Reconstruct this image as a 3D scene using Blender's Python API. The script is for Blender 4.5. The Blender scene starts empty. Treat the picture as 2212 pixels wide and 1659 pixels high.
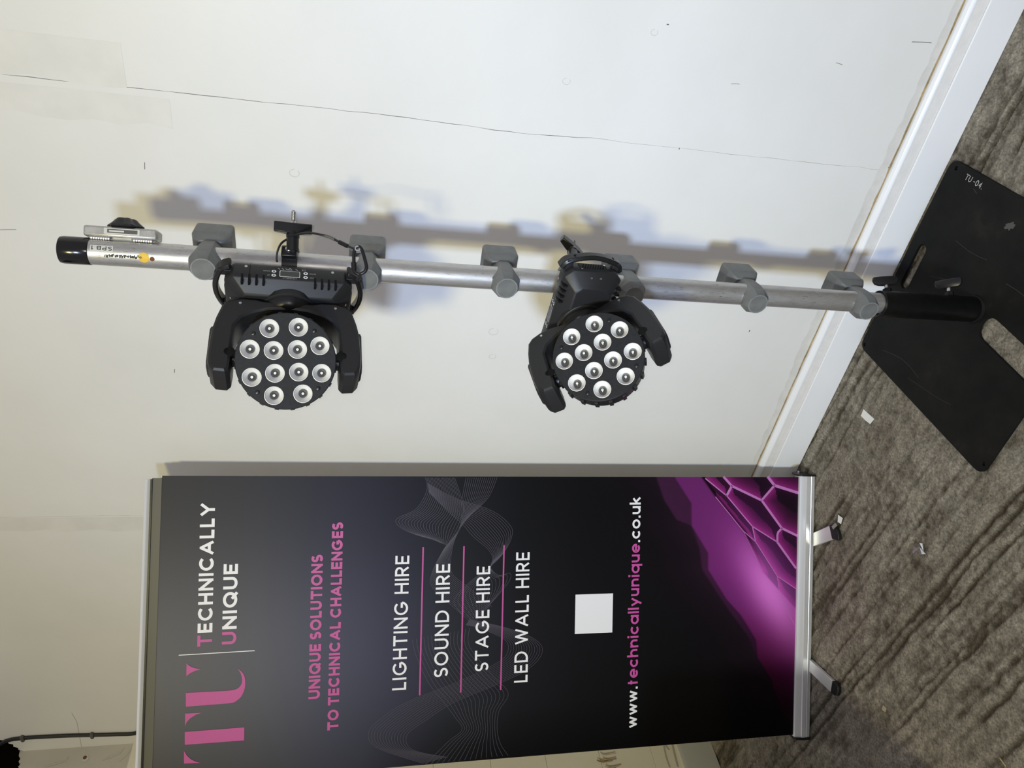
import bpy, bmesh, math, random
import numpy as np
from mathutils import Matrix, Vector
random.seed(7); rng = np.random.default_rng(7)
S = bpy.context.scene; COL = S.collection
PI = math.pi
# ------------------------------------------------------------------ camera, world, lamps, exposure
cam_d = bpy.data.cameras.new('camera'); cam = bpy.data.objects.new('camera', cam_d); COL.objects.link(cam)
cam_d.sensor_fit = 'HORIZONTAL'; cam_d.sensor_width = 36; cam_d.lens = 25.07; cam_d.clip_start = .02
cx, cy, cz = (.0296, -.2077, -.9777), (.9996, .0062, .0290), (0, -.9782, .2078)   # the phone is held on its side: image left is up
cam.matrix_world = Matrix(((cx[0], cy[0], cz[0], 0), (cx[1], cy[1], cz[1], 0), (cx[2], cy[2], cz[2], 1.4862), (0, 0, 0, 1)))
S.camera = cam
w = bpy.data.worlds.new('room_ambient'); S.world = w; w.use_nodes = True
w.node_tree.nodes['Background'].inputs[0].default_value = (1.0, .975, 1.06, 1)
w.node_tree.nodes['Background'].inputs[1].default_value = .345
def area(name, loc, target, size, power, col, spread):
    d = bpy.data.lights.new(name, 'AREA'); d.shape = 'RECTANGLE'; d.size, d.size_y = size; d.energy = power; d.color = col; d.spread = math.radians(spread)
    o = bpy.data.objects.new(name, d); COL.objects.link(o); o.location = loc
    o.rotation_euler = (Vector(target) - Vector(loc)).to_track_quat('-Z', 'Y').to_euler(); return o
area('cool_flood_lamp', (-1.50, -2.30, 2.03), (.62, 1.58, .80), (.28, .36), 14.3, (.52, .68, 1.0), 58)
area('warm_flood_lamp', (-1.45, -1.75, 2.90), (.30, 1.75, .60), (.26, .34), 28.2, (1.0, .88, .36), 120)
fl = bpy.data.lights.new('phone_flash', 'POINT'); fl.energy = 9.6; fl.color = (1, .97, .92); fl.shadow_soft_size = .004
flo = bpy.data.objects.new('phone_flash', fl); COL.objects.link(flo); flo.location = (.006, -.004, 1.5035)
S.view_settings.view_transform = 'Standard'; S.view_settings.look = 'None'
S.view_settings.exposure = 0.05; S.view_settings.gamma = 1; S.view_settings.use_curve_mapping = False

# ------------------------------------------------------------------ materials
M = {}
def new_mat(name):
    m = bpy.data.materials.new(name); m.use_nodes = True; M[name] = m
    nt = m.node_tree; return m, nt, nt.nodes['Principled BSDF']
def noise(nt, scale, detail=4, rough=.55, coord='Object', vscale=None):
    tc = nt.nodes.new('ShaderNodeTexCoord'); n = nt.nodes.new('ShaderNodeTexNoise')
    n.inputs['Scale'].default_value = scale; n.inputs['Detail'].default_value = detail; n.inputs['Roughness'].default_value = rough
    if vscale:
        mp = nt.nodes.new('ShaderNodeMapping'); mp.inputs['Scale'].default_value = vscale
        nt.links.new(tc.outputs[coord], mp.inputs[0]); nt.links.new(mp.outputs[0], n.inputs[0])
    else: nt.links.new(tc.outputs[coord], n.inputs[0])
    return n
def ramp(nt, src, stops):
    r = nt.nodes.new('ShaderNodeValToRGB'); e = r.color_ramp.elements
    while len(e) < len(stops): e.new(.5)
    for el, (p, c) in zip(e, stops): el.position = p; el.color = (*c, 1) if len(c) == 3 else c
    nt.links.new(src, r.inputs[0]); return r
def bump(nt, bs, src, strength, dist):
    b = nt.nodes.new('ShaderNodeBump'); b.inputs['Strength'].default_value = strength; b.inputs['Distance'].default_value = dist
    nt.links.new(src, b.inputs['Height']); nt.links.new(b.outputs[0], bs.inputs['Normal'])
def simple(name, col, rough=.5, metal=0, spec=.5, var=.0, scale=20, bmp=0):
    m, nt, bs = new_mat(name)
    bs.inputs['Roughness'].default_value = rough; bs.inputs['Metallic'].default_value = metal; bs.inputs['Specular IOR Level'].default_value = spec
    if var:
        n = noise(nt, scale)
        r = ramp(nt, n.outputs[0], [(.3, tuple(c * (1 - var) for c in col)), (.7, tuple(min(1, c * (1 + var)) for c in col))])
        nt.links.new(r.outputs[0], bs.inputs['Base Color'])
        if bmp: bump(nt, bs, n.outputs[0], bmp, .002)
    else: bs.inputs['Base Color'].default_value = (*col, 1)
    return m
def wall_mat(name, a, b, stain, rough):
    m, nt, bs = new_mat(name); bs.inputs['Roughness'].default_value = rough; bs.inputs['Specular IOR Level'].default_value = .35
    n = noise(nt, 2.2, 6, .6); r = ramp(nt, n.outputs[0], [(.3, a), (.72, b)])
    n2 = noise(nt, 9, 5, .7); r2 = ramp(nt, n2.outputs[0], [(.70, (0, 0, 0)), (.86, (.35, .35, .35))])
    mx = nt.nodes.new('ShaderNodeMixRGB'); nt.links.new(r2.outputs[0], mx.inputs[0]); nt.links.new(r.outputs[0], mx.inputs[1]); mx.inputs[2].default_value = (*stain, 1)
    nt.links.new(mx.outputs[0], bs.inputs['Base Color'])
    n3 = noise(nt, 60, 4, .6); bump(nt, bs, n3.outputs[0], .12, .002); return m
wall_mat('wall_paint', (.74, .73, .70), (.80, .79, .765), (.66, .63, .55), .42)
wall_mat('old_wall_paint', (.50, .47, .39), (.63, .60, .52), (.30, .25, .17), .6)
wall_mat('block_paint', (.78, .735, .60), (.86, .825, .70), (.48, .34, .17), .45)
wall_mat('gloss_paint', (.84, .85, .87), (.89, .90, .92), (.55, .50, .40), .3)
wall_mat('shaded_gloss', (.42, .42, .41), (.50, .50, .49), (.25, .22, .17), .45)  # gloss paint greyed so its colour carries the left skirting's shadow
simple('filler_strip', (.85, .83, .81), .45, var=.04, scale=40)
simple('skim', (.735, .72, .685), .45, var=.05, scale=12)
simple('filler_patch', (.69, .675, .635), .5, var=.06, scale=30)
simple('brown_gap', (.36, .26, .13), .8, var=.4, scale=30)
simple('crack_dark', (.22, .205, .18), .9)
simple('scuff_grey', (.16, .15, .13), .9)
simple('pale_crack', (.44, .42, .38), .9)
simple('filler_pale', (.60, .59, .56), .8)
simple('void_dark', (.006, .005, .004), 1, spec=0)
m, nt, bs = new_mat('concrete'); bs.inputs['Roughness'].default_value = .78; bs.inputs['Specular IOR Level'].default_value = .3
n = noise(nt, 3.2, 8, .65); r = ramp(nt, n.outputs[0], [(.28, (.19, .166, .134)), (.5, (.255, .232, .196)), (.74, (.335, .312, .270))])
n2 = noise(nt, 150, 7, .75); r2 = ramp(nt, n2.outputs[0], [(.34, (.45, .44, .42)), (.52, (1, .99, .97)), (.72, (1.75, 1.72, 1.62))])
mx = nt.nodes.new('ShaderNodeMixRGB'); mx.blend_type = 'MULTIPLY'; mx.inputs[0].default_value = 1
nt.links.new(r.outputs[0], mx.inputs[1]); nt.links.new(r2.outputs[0], mx.inputs[2]); wa = nt.nodes.new('ShaderNodeAttribute'); wa.attribute_name = 'wear'; wr = ramp(nt, wa.outputs['Fac'], [(.05, (.30, .27, .23)), (.45, (.82, .81, .79)), (.9, (1.35, 1.35, 1.33))])
mw = nt.nodes.new('ShaderNodeMixRGB'); mw.blend_type = 'MULTIPLY'; mw.inputs[0].default_value = 1; nt.links.new(mx.outputs[0], mw.inputs[1]); nt.links.new(wr.outputs[0], mw.inputs[2]); nt.links.new(mw.outputs[0], bs.inputs['Base Color'])
n3 = noise(nt, 130, 6, .7); bump(nt, bs, n3.outputs[0], .55, .004)
simple('black_plastic', (.016, .016, .017), .45, spec=.34, var=.1, scale=500, bmp=.05)
simple('satin_black', (.010, .010, .011), .30, spec=.4)
simple('matte_black', (.004, .004, .004), .8, spec=.2)
simple('lens_plate', (.017, .018, .020), .6, spec=.22, var=.15, scale=160, bmp=.1)
simple('gloss_black_tape', (.006, .006, .006), .16)
simple('powder_black', (.004, .004, .004), .36, spec=.3, var=.3, scale=60, bmp=.1)
m, nt, bs = new_mat('plate_steel'); bs.inputs['Roughness'].default_value = .55; bs.inputs['Specular IOR Level'].default_value = .11
n = noise(nt, 7, 8, .7); r = ramp(nt, n.outputs[0], [(.35, (.0055, .0055, .0055)), (.60, (.011, .0105, .0098)), (.8, (.030, .027, .024))])
nt.links.new(r.outputs[0], bs.inputs['Base Color'])
m, nt, bs = new_mat('pole_aluminium'); bs.inputs['Metallic'].default_value = .8
n = noise(nt, 30, 8, .8, vscale=(5, 5, 1.1)); r = ramp(nt, n.outputs[0], [(.28, (.22, .21, .19)), (.40, (.48, .47, .455)), (.75, (.62, .61, .595))])
nt.links.new(r.outputs[0], bs.inputs['Base Color'])
n2 = noise(nt, 14, 6, .7, vscale=(1, 1, .3)); r2 = ramp(nt, n2.outputs[0], [(.3, (.30, .30, .30)), (.7, (.52, .52, .52))]); nt.links.new(r2.outputs[0], bs.inputs['Roughness'])
sc_ = noise(nt, 1, 4, .7, vscale=(420, 420, 70)); sr = ramp(nt, sc_.outputs[0], [(.60, (1, 1, 1)), (.67, (.22, .21, .19))])
sp_ = noise(nt, 5, 3, .6); sq_ = ramp(nt, sp_.outputs[0], [(.42, (0, 0, 0)), (.6, (1, 1, 1))])
mm = nt.nodes.new('ShaderNodeMixRGB'); mm.blend_type = 'MULTIPLY'; nt.links.new(sq_.outputs[0], mm.inputs[0]); nt.links.new(r.outputs[0], mm.inputs[1]); nt.links.new(sr.outputs[0], mm.inputs[2]); nt.links.new(mm.outputs[0], bs.inputs['Base Color'])
bump(nt, bs, sc_.outputs[0], .12, .001)
simple('grey_cast', (.155, .16, .155), .5, metal=.15, var=.18, scale=25, bmp=.1)
simple('grey_cap', (.24, .245, .25), .42, metal=.2, var=.15, scale=40)
simple('bracket_metal', (.50, .49, .46), .42, metal=.7, var=.2, scale=40)
simple('anodised', (.86, .87, .88), .34, metal=.5)
simple('chrome', (.85, .85, .86), .14, metal=1)
simple('steel', (.62, .61, .59), .3, metal=1)
simple('reflector', (.97, .955, .92), .42, metal=.2)
simple('led_glass', (.05, .05, .05), .06)
simple('led_die', (.95, .93, .88), .3, metal=.2)
simple('rubber', (.010, .010, .010), .5)
simple('white_print', (.94, .94, 1.0), .5)
simple('pink_print', (.56, .085, .34), .5)
simple('bright_pink_print', (.62, .09, .40), .5)
simple('wave_print', (.085, .075, .105), .5)
simple('comb_print', (.56, .20, .56), .5)
simple('label_white', (.62, .61, .58), .5)
simple('ink', (.02, .02, .02), .6)
simple('grey_ink', (.30, .30, .30), .6)
simple('yellow_sticker', (.75, .47, .02), .5)
simple('paper_white', (.82, .82, .80), .6)
simple('foil', (.85, .85, .86), .22, metal=.9)
simple('clear_film', (.30, .29, .27), .25)
simple('scratch_grey', (.030, .029, .027), .6)
simple('splash_grey', (.07, .07, .067), .7)
simple('chalk', (.50, .50, .50), .9)
simple('rust', (.17, .06, .02), .9)
simple('straw_yellow', (.50, .38, .16), .8)
simple('chip_tan', (.40, .33, .24), .8)
simple('cable_black', (.012, .012, .012), .45)
simple('clip_grey', (.10, .09, .08), .6)
simple('screen_dark', (.03, .031, .033), .12)
simple('olive_hem', (.098, .092, .072), .5)
m, nt, bs = new_mat('banner_print'); bs.inputs['Roughness'].default_value = .55; bs.inputs['Specular IOR Level'].default_value = .12
at = nt.nodes.new('ShaderNodeAttribute'); at.attribute_name = 'artwork'; nt.links.new(at.outputs['Color'], bs.inputs['Base Color'])

# ------------------------------------------------------------------ mesh helpers
class MB:
    def __init__(s): s.v = []; s.f = []
    def add(s, vs, fs):
        o = len(s.v); s.v += [tuple(v) for v in vs]; s.f += [tuple(i + o for i in f) for f in fs]; return s
    def box(s, c, d, R=None):
        vs = [Vector((sx * d[0] / 2, sy * d[1] / 2, sz * d[2] / 2)) for sx in (-1, 1) for sy in (-1, 1) for sz in (-1, 1)]
        if R is not None: vs = [R @ v for v in vs]
        vs = [v + Vector(c) for v in vs]
        return s.add(vs, [(0, 1, 3, 2), (4, 6, 7, 5), (0, 4, 5, 1), (2, 3, 7, 6), (0, 2, 6, 4), (1, 5, 7, 3)])
    def loft(s, rings, cap=True, close=False):
        n = len(rings[0]); vs = [p for r in rings for p in r]; fs = []
        for k in range(len(rings) - 1 + (1 if close else 0)):
            a = k * n; b = ((k + 1) % len(rings)) * n
            for i in range(n): j = (i + 1) % n; fs.append((a + i, a + j, b + j, b + i))
        if cap and not close: fs.append(tuple(reversed(range(n)))); fs.append(tuple(range((len(rings) - 1) * n, len(rings) * n)))
        return s.add(vs, fs)
    def prism(s, poly, h0, h1, f):
        """poly in 2D, f(a, b, h) -> 3D"""
        return s.loft([[f(a, b, h0) for a, b in poly], [f(a, b, h1) for a, b in poly]])
    def lathe(s, prof, seg=32, f=lambda x, y, z: (x, y, z), capped=True):
        return s.loft([[f(r * math.cos(2 * PI * i / seg), r * math.sin(2 * PI * i / seg), z) for i in range(seg)] for r, z in prof], cap=capped)
    def tube(s, pts, r, seg=8, close=False):
        P = [Vector(p) for p in pts]; rings = []; up = Vector((.13, .41, .9))
        for i, p in enumerate(P):
            if close: t = P[(i + 1) % len(P)] - P[i - 1]
            else: t = P[min(i + 1, len(P) - 1)] - P[max(i - 1, 0)]
            t.normalize(); a = t.cross(up)
            if a.length < 1e-3: a = t.cross(Vector((1, 0, 0)))
            a.normalize(); b = t.cross(a); up = -b if False else up
            rings.append([p + r * (math.cos(2 * PI * k / seg) * a + math.sin(2 * PI * k / seg) * b) for k in range(seg)])
        return s.loft(rings, cap=not close, close=close)
    def build(s, name, mat, parent=None, bevel=0, smooth=None, segs=2, fix=True):
        me = bpy.data.meshes.new(name); me.from_pydata([tuple(v) for v in s.v], [], s.f)
        if fix:
            bm = bmesh.new(); bm.from_mesh(me); bmesh.ops.recalc_face_normals(bm, faces=bm.faces); bm.to_mesh(me); bm.free()
        me.materials.append(M[mat])
        o = bpy.data.objects.new(name, me); COL.objects.link(o)
        if smooth is None and bevel: smooth = .6
        if smooth: me.shade_smooth(); me.set_sharp_from_angle(angle=smooth)
        if bevel:
            b = o.modifiers.new('bevel', 'BEVEL'); b.width = bevel; b.segments = segs; b.limit_method = 'ANGLE'; b.angle_limit = .5; b.harden_normals = False
        if parent: o.parent = parent
        return o
def spline(pts, n=8, close=False):
    P = [np.array(p, float) for p in pts]; out = []; N = len(P)
    for i in range(N if close else N - 1):
        if close: a, b, c, d = P[i - 1], P[i], P[(i + 1) % N], P[(i + 2) % N]
        else: a, b, c, d = P[max(i - 1, 0)], P[i], P[i + 1], P[min(i + 2, N - 1)]
        for k in range(n):
            t = k / n; out.append(.5 * (2 * b + (c - a) * t + (2 * a - 5 * b + 4 * c - d) * t * t + (3 * b - a - 3 * c + d) * t ** 3))
    if not close: out.append(P[-1])
    return [tuple(p) for p in out]
def tag(o, label=None, cat=None, group=None, kind=None):
    if label: o['label'] = label
    if cat: o['category'] = cat
    if group: o['group'] = group
    if kind: o['kind'] = kind
    return o
def empty(name, mw, label, cat, group=None):
    o = bpy.data.objects.new(name, None); COL.objects.link(o); o.empty_display_size = .05
    o.matrix_world = mw if isinstance(mw, Matrix) else Matrix.Translation(mw)
    return tag(o, label, cat, group)
def axes(o, x, y, z):
    return Matrix(((x[0], y[0], z[0], o[0]), (x[1], y[1], z[1], o[1]), (x[2], y[2], z[2], o[2]), (0, 0, 0, 1)))
def link_copy(o, parent, loc=None):
    c = o.copy(); COL.objects.link(c); c.parent = parent
    if loc is not None: c.location = loc
    return c

# stroke lettering: geometric sans capitals and lower case, unit cap height, drawn as centrelines
def arc(cx, cy, rx, ry, a0, a1, n=14): return [(cx + rx * math.cos(math.radians(a0 + (a1 - a0) * i / n)), cy + ry * math.sin(math.radians(a0 + (a1 - a0) * i / n))) for i in range(n + 1)]
O_ = arc(.46, .5, .46, .5, 90, 450, 28)
XH = .66; xr = XH / 2
GL = {
 'A': (.86, [[(0, 0), (.43, 1)], [(.43, 1), (.86, 0)], [(.14, .28), (.72, .28)]]),
 'B': (.58, [[(0, 0), (0, 1)], [(0, 1), (.28, 1)] + arc(.28, .76, .24, .24, 90, -90) + [(0, .52)], [(.28, .52)] + arc(.3, .26, .28, .26, 90, -90) + [(0, 0)]]),
 'C': (.84, [arc(.46, .5, .46, .5, 42, 318, 24)]),
 'D': (.76, [[(0, 0), (0, 1)], [(0, 1), (.28, 1)] + arc(.28, .5, .48, .5, 90, -90, 18) + [(0, 0)]]),
 'E': (.52, [[(0, 0), (0, 1)], [(0, 1), (.52, 1)], [(0, .5), (.47, .5)], [(0, 0), (.52, 0)]]),
 'G': (.92, [arc(.46, .5, .46, .5, 42, 352, 26), [(.5, .45), (.92, .45)]]),
 'H': (.68, [[(0, 0), (0, 1)], [(.68, 0), (.68, 1)], [(0, .5), (.68, .5)]]),
 'I': (0, [[(0, 0), (0, 1)]]),
 'L': (.46, [[(0, 0), (0, 1)], [(0, 0), (.46, 0)]]),
 'N': (.72, [[(0, 0), (0, 1)], [(0, 1), (.72, 0)], [(.72, 0), (.72, 1)]]),
 'O': (.92, [O_]), 'Q': (.92, [O_, [(.58, .30), (.94, -.06)]]),
 'P': (.56, [[(0, 0), (0, 1)], [(0, 1), (.28, 1)] + arc(.28, .73, .28, .27, 90, -90) + [(0, .46)]]),
 'R': (.6, [[(0, 0), (0, 1)], [(0, 1), (.28, 1)] + arc(.28, .73, .29, .27, 90, -90) + [(0, .46)], [(.28, .46), (.6, 0)]]),
 'S': (.56, [arc(.28, .745, .265, .255, 35, 270, 14) + arc(.28, .245, .28, .245, 90, -150, 14)[1:]]),
 'T': (.66, [[(0, 1), (.66, 1)], [(.33, 0), (.33, 1)]]),
 'U': (.68, [[(0, 1), (0, .34)] + arc(.34, .34, .34, .34, 180, 360, 14) + [(.68, 1)]]),
 'W': (1.14, [[(0, 1), (.29, 0)], [(.29, 0), (.57, 1)], [(.57, 1), (.85, 0)], [(.85, 0), (1.14, 1)]]),
 'Y': (.78, [[(0, 1), (.39, .42)], [(.78, 1), (.39, .42)], [(.39, .45), (.39, 0)]]),
 '0': (.6, [arc(.3, .5, .3, .5, 90, 450, 22)]), '4': (.6, [[(.45, 0), (.45, 1)], [(.45, 1), (0, .3)], [(0, .3), (.62, .3)]]),
 '1': (.2, [[(.15, 0), (.15, 1)], [(0, .8), (.15, 1)]]), '-': (.4, [[(0, .45), (.4, .45)]]),
 '.': (0, [[(0, -.005), (0, .005)]]),
 'a': (XH, [arc(xr, xr, xr, xr, 90, 450, 24), [(XH, 0), (XH, XH)]]),
 'q': (XH, [arc(xr, xr, xr, xr, 90, 450, 24), [(XH, -.28), (XH, XH)]]),
 'o': (XH, [arc(xr, xr, xr, xr, 90, 450, 24)]),
 'c': (.58, [arc(xr, xr, xr, xr, 45, 315, 20)]),
 'e': (.64, [[(0.02, xr), (.64, xr)] + arc(xr, xr, xr, xr, 0, 315, 20)[1:]]),
 'h': (.54, [[(0, 0), (0, 1)], arc(.27, .39, .27, .27, 180, 0, 12) + [(.54, 0)]]),
 'n': (.54, [[(0, 0), (0, XH)], arc(.27, .39, .27, .27, 180, 0, 12) + [(.54, 0)]]),
 'u': (.54, [[(0, XH), (0, .27)] + arc(.27, .27, .27, .27, 180, 360, 12), [(.54, 0), (.54, XH)]]),
 'i': (0, [[(0, 0), (0, XH)], [(0, 1.0), (0, 1.01)]]), 'l': (0, [[(0, 0), (0, 1)]]),
 'k': (.5, [[(0, 0), (0, 1)], [(0, .28), (.44, XH)], [(.16, .40), (.5, 0)]]),
 't': (.34, [[(.14, 0), (.14, .86)], [(0, .6), (.34, .6)]]),
 'w': (.84, [[(0, XH), (.21, 0)], [(.21, 0), (.42, XH)], [(.42, XH), (.63, 0)], [(.63, 0), (.84, XH)]]),
 'y': (.58, [[(0, XH), (.29, .02)], [(.58, XH), (.16, -.30)]]),
}
_d = [0]
def stroke(mb, pts, hw, f, cap=0):
    """one constant-width polyline as a strip; f(x, y) -> 3D"""
    P = [Vector(p) for p in pts]; P = [P[0]] + [q for p, q in zip(P[:-1], P[1:]) if (q - p).length > 1e-7]; closed = (P[0] - P[-1]).length < 1e-6 and len(P) > 3
    if closed: P = P[:-1]
    n = len(P); L, R = [], []
    for i in range(n):
        a = P[i - 1] if (i > 0 or closed) else None; c = P[(i + 1) % n] if (i < n - 1 or closed) else None
        d1 = (P[i] - a).normalized() if a is not None else None; d2 = (c - P[i]).normalized() if c is not None else None
        d1 = d1 or d2; d2 = d2 or d1
        t = (d1 + d2); t = t.normalized() if t.length > 1e-6 else d1; nn = Vector((-t.y, t.x)); k = min(hw / max(.5, nn.dot(Vector((-d1.y, d1.x)))), hw * 2)
        p = P[i].copy()
        if not closed and i == 0: p -= d2 * cap
        if not closed and i == n - 1: p += d1 * cap
        L.append(p + nn * k); R.append(p - nn * k)
    o = len(mb.v)
    mb.v += [f(q.x, q.y) for q in L] + [f(q.x, q.y) for q in R]
    for i in range(n if closed else n - 1):
        j = (i + 1) % n; mb.f.append((o + n + i, o + n + j, o + j, o + i))
def text(runs, p0, p1, h, wt, f, gap=.26, space=.42):
    """runs: list of (string, MB); baseline p0->p1 (ink extents), cap height h, wt stroke weight over cap height"""
    chars = [(c, mb) for st, mb in runs for c in st]
    W = 0; pos = []; hw = wt / 2; first = True
    for c, mb in chars:
        if c == ' ': W += space; continue
        if not first: W += gap
        g = .8 * gap if c in 'ATVYWwy' and False else 0
        pos.append((c, mb, W)); W += GL[c][0] + wt; first = False
    L = math.hypot(p1[0] - p0[0], p1[1] - p0[1]); ux, uy = (p1[0] - p0[0]) / L, (p1[1] - p0[1]) / L; sx = L / W
    def place(mb, off):
        return lambda x, y: f(p0[0] + (off + hw + x) * sx * ux - y * h * uy, p0[1] + (off + hw + x) * sx * uy + y * h * ux)
    for c, mb, off in pos:
        for st in GL[c][1]:
            _d[0] += 1
            pts = [(x, hw + y * (1 - wt)) if c != '.' else (x, hw + y) for x, y in st]
            straight = len(st) == 2
            horiz = straight and abs(st[0][1] - st[1][1]) < .02; vert = straight and abs(st[0][0] - st[1][0]) < .02
            diag = straight and not horiz and not vert
            if c == '.' or (c == 'i' and st[0][1] > .8): stroke(mb, [(pts[0][0], pts[0][1] - hw), (pts[0][0], pts[0][1] + hw)], hw * 1.08, place(mb, off)); continue
            stroke(mb, pts, hw, place(mb, off), cap=(hw if vert else (hw * (.98 if c in 'ELFHBDPRT4' and not (c in 'BDPR') else .0) if horiz and c not in 'AGte4-' else (hw * .55 if diag else (hw if st[0][0] == st[1][0] else 0)))))

# ------------------------------------------------------------------ room: floor, wall, skirting
WD = Vector((.8189, -.5739, 0)); WN = Vector((-.5739, -.8189, 0)); W0 = Vector((-.2468, 2.1921, 0))
def WP(s, o, z): return W0 + WD * s + WN * o + Vector((0, 0, z))     # s along the wall, o out of the wall, z up
WM = axes(W0, WD, WN, (0, 0, 1))
PF = -.018                                                           # face of the wall panels; the skirting stands 18 mm proud

def vnoise(x, y, seed):
    r = np.random.default_rng(seed); T = r.random((256, 256))
    xi = np.floor(x).astype(int); yi = np.floor(y).astype(int); fx = x - xi; fy = y - yi
    fx = fx * fx * (3 - 2 * fx); fy = fy * fy * (3 - 2 * fy)
    g = lambda a, b: T[a % 256, b % 256]
    return (g(xi, yi) * (1 - fx) + g(xi + 1, yi) * fx) * (1 - fy) + (g(xi, yi + 1) * (1 - fx) + g(xi + 1, yi + 1) * fx) * fy
def axis_steps(lo, a, b, hi, fine, coarse):
    return np.unique(np.concatenate([np.linspace(lo, a, coarse), np.arange(a, b, fine), np.linspace(b, hi, coarse)]))
xs = axis_steps(-4.0, -1.7, .85, 3.2, .0048, 6); ys = axis_steps(-3.2, 1.0, 3.1, 3.9, .0048, 6)
X, Y = np.meshgrid(xs, ys, indexing='ij'); ga = math.radians(-38)
al = X * math.cos(ga) + Y * math.sin(ga); cr = -X * math.sin(ga) + Y * math.cos(ga)
cr = cr + .009 * (vnoise(al / .30, cr / .10, 3) - .5) + .007 * (vnoise(al / .07, cr / .05, 4) - .5) + .005 * (vnoise(al / .025, cr / .02, 5) - .5)
g1 = vnoise(al / 1.1, cr / .0135, 11); g2 = vnoise(al / .7, cr / .026, 12); g3 = vnoise(al / .35, cr / .009, 13)
patch = np.clip((vnoise(al / .6, cr / .22, 15) - .12) * 2.2, .25, 1)
sq = lambda g, t, w_: np.clip((g - t) / w_, 0, 1) ** 2 * (3 - 2 * np.clip((g - t) / w_, 0, 1))
gro = np.clip(1.0 * sq(g1, .57, .22) + .65 * sq(g2, .66, .2) + .40 * sq(g3, .60, .25), 0, 1.3)
lump = .0034 * (vnoise(al / .055, cr / .024, 21) - .5) + .0026 * (vnoise(al / .022, cr / .013, 22) - .5) + .0022 * (vnoise(X / .0095, Y / .0095, 23) - .5)
H = -.0064 * gro * patch + lump
dirt = np.clip(.5 - .42 * gro * patch + lump * 90 + .5 * (vnoise(X / .012, Y / .012, 24) - .5) * (vnoise(X / .15, Y / .15, 25)), 0, 1)
H -= np.quantile(H, .97); H = np.minimum(H, .0004)
nx, ny = X.shape; me = bpy.data.meshes.new('floor')
idx = np.arange(nx * ny).reshape(nx, ny); quads = np.stack([idx[:-1, :-1], idx[1:, :-1], idx[1:, 1:], idx[:-1, 1:]], -1).reshape(-1, 4)
me.vertices.add(nx * ny); me.vertices.foreach_set('co', np.stack([X, Y, H], -1).ravel())
me.loops.add(quads.size); me.loops.foreach_set('vertex_index', quads.ravel().astype(np.int32))
me.polygons.add(len(quads)); me.polygons.foreach_set('loop_start', np.arange(0, quads.size, 4, dtype=np.int32)); me.update(); me.validate()
ca = me.color_attributes.new('wear', 'FLOAT_COLOR', 'POINT'); ca.data.foreach_set('color', np.stack([dirt, dirt, dirt, np.ones_like(dirt)], -1).astype(np.float32).ravel())
me.shade_smooth(); me.materials.append(M['concrete'])
floor = bpy.data.objects.new('floor', me); COL.objects.link(floor); tag(floor, kind='structure')

def jag(n, amp): return [random.uniform(-amp, amp) for _ in range(n)]
wall = MB()
fW = lambda s, z, o: (s, o, z)
wall.box((.33, PF - .062, 1.30), (3.75, .10, 2.60))
wall = wall.build('wall_back', 'crack_dark'); wall.matrix_world = WM; tag(wall, kind='structure')
NZ = 90
def wander(seed, gap_lo, gap_hi):
    r = random.Random(seed); d = 0; out = []
    for i in range(NZ + 1):
        z = i * 3.0 / NZ; d = max(-.006, min(.006, d + r.uniform(-.0014, .0014) + (r.choice((-1, 1)) * .002 if r.random() < .15 else 0)))
        out.append((z, d, (gap_hi if z > .95 else gap_lo) * r.uniform(.35, 1.25)))
    return out
J1, J2 = wander(5, .0005, .0011), wander(9, .0004, .0007)
def panel(left, right):
    poly = left + right
    return MB().prism(poly, PF - .0115, PF, lambda a, b, h: (a, h, b)).build('wall_panel', 'wall_paint', wall)
rag = [(-1.53, 2.715), (-1.52, 2.722), (-1.505, 2.716), (-1.495, 2.73), (-1.482, 2.728), (-1.47, 2.742), (-1.455, 2.739), (-1.447, 2.752), (-1.43, 2.755), (-1.42, 2.77), (-1.412, 2.80), (-1.40, 2.84), (-1.39, 3.0)]
L_ = lambda J, s0: [(s0 + d + g / 2, z) for z, d, g in J]
R_ = lambda J, s1: [(s1 + d - g / 2, z) for z, d, g in reversed(J)]
panel([(-1.53, 0)] + rag, R_(J2, -.235)); panel(L_(J2, -.235), R_(J1, 1.009)); panel(L_(J1, 1.009), [(2.25, 3.0), (2.25, 0)])
def ribbon(pts, w, name, mat, parent, off=.0005, f=None):
    mb = MB(); f = f or (lambda a, b: (a, PF + off, b)); stroke(mb, pts, w, f); return mb.build(name, mat, parent, fix=False)
ribbon([(-1.268, 2.503), (-1.33, 2.497), (-1.42, 2.505), (-1.518, 2.513)], .0007, 'hairline_crack', 'pale_crack', wall)
for a, b, w_ in [((1.006, .739), (1.010, .739), .0018), ((.503, .367), (.509, .367), .0025), ((1.272, .842), (1.272, .847), .0018), ((1.309, .237), (1.313, .185), .0012), ((.858, 1.967), (.842, 1.969), .0010), ((.305, 1.968), (.293, 1.970), .0012), ((1.016, .153), (1.018, .133), .0022), ((1.17, .634), (1.168, .655), .0008), ((.676, 2.26), (.672, 2.30), .0007), ((1.24, .391), (1.243, .41), .0008)]:
    ribbon([a, ((a[0] + b[0]) / 2 + .0005, (a[1] + b[1]) / 2), b], w_ * .62, 'scuff_mark', 'scuff_grey', wall)
for s, z, r_ in [(.863, 1.649, .011), (.464, 1.131, .013), (.382, 1.123, .010), (1.253, .871, .008), (1.13, 1.05, .009)]:
    mb = MB(); stroke(mb, [(s + r_ * math.cos(t) * .8, z + r_ * math.sin(t)) for t in [i * .5 for i in range(12)]], .0006, lambda a, b: (a, PF + .0005, b)); mb.build('filler_ring', 'filler_pale', wall, fix=False)

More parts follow.
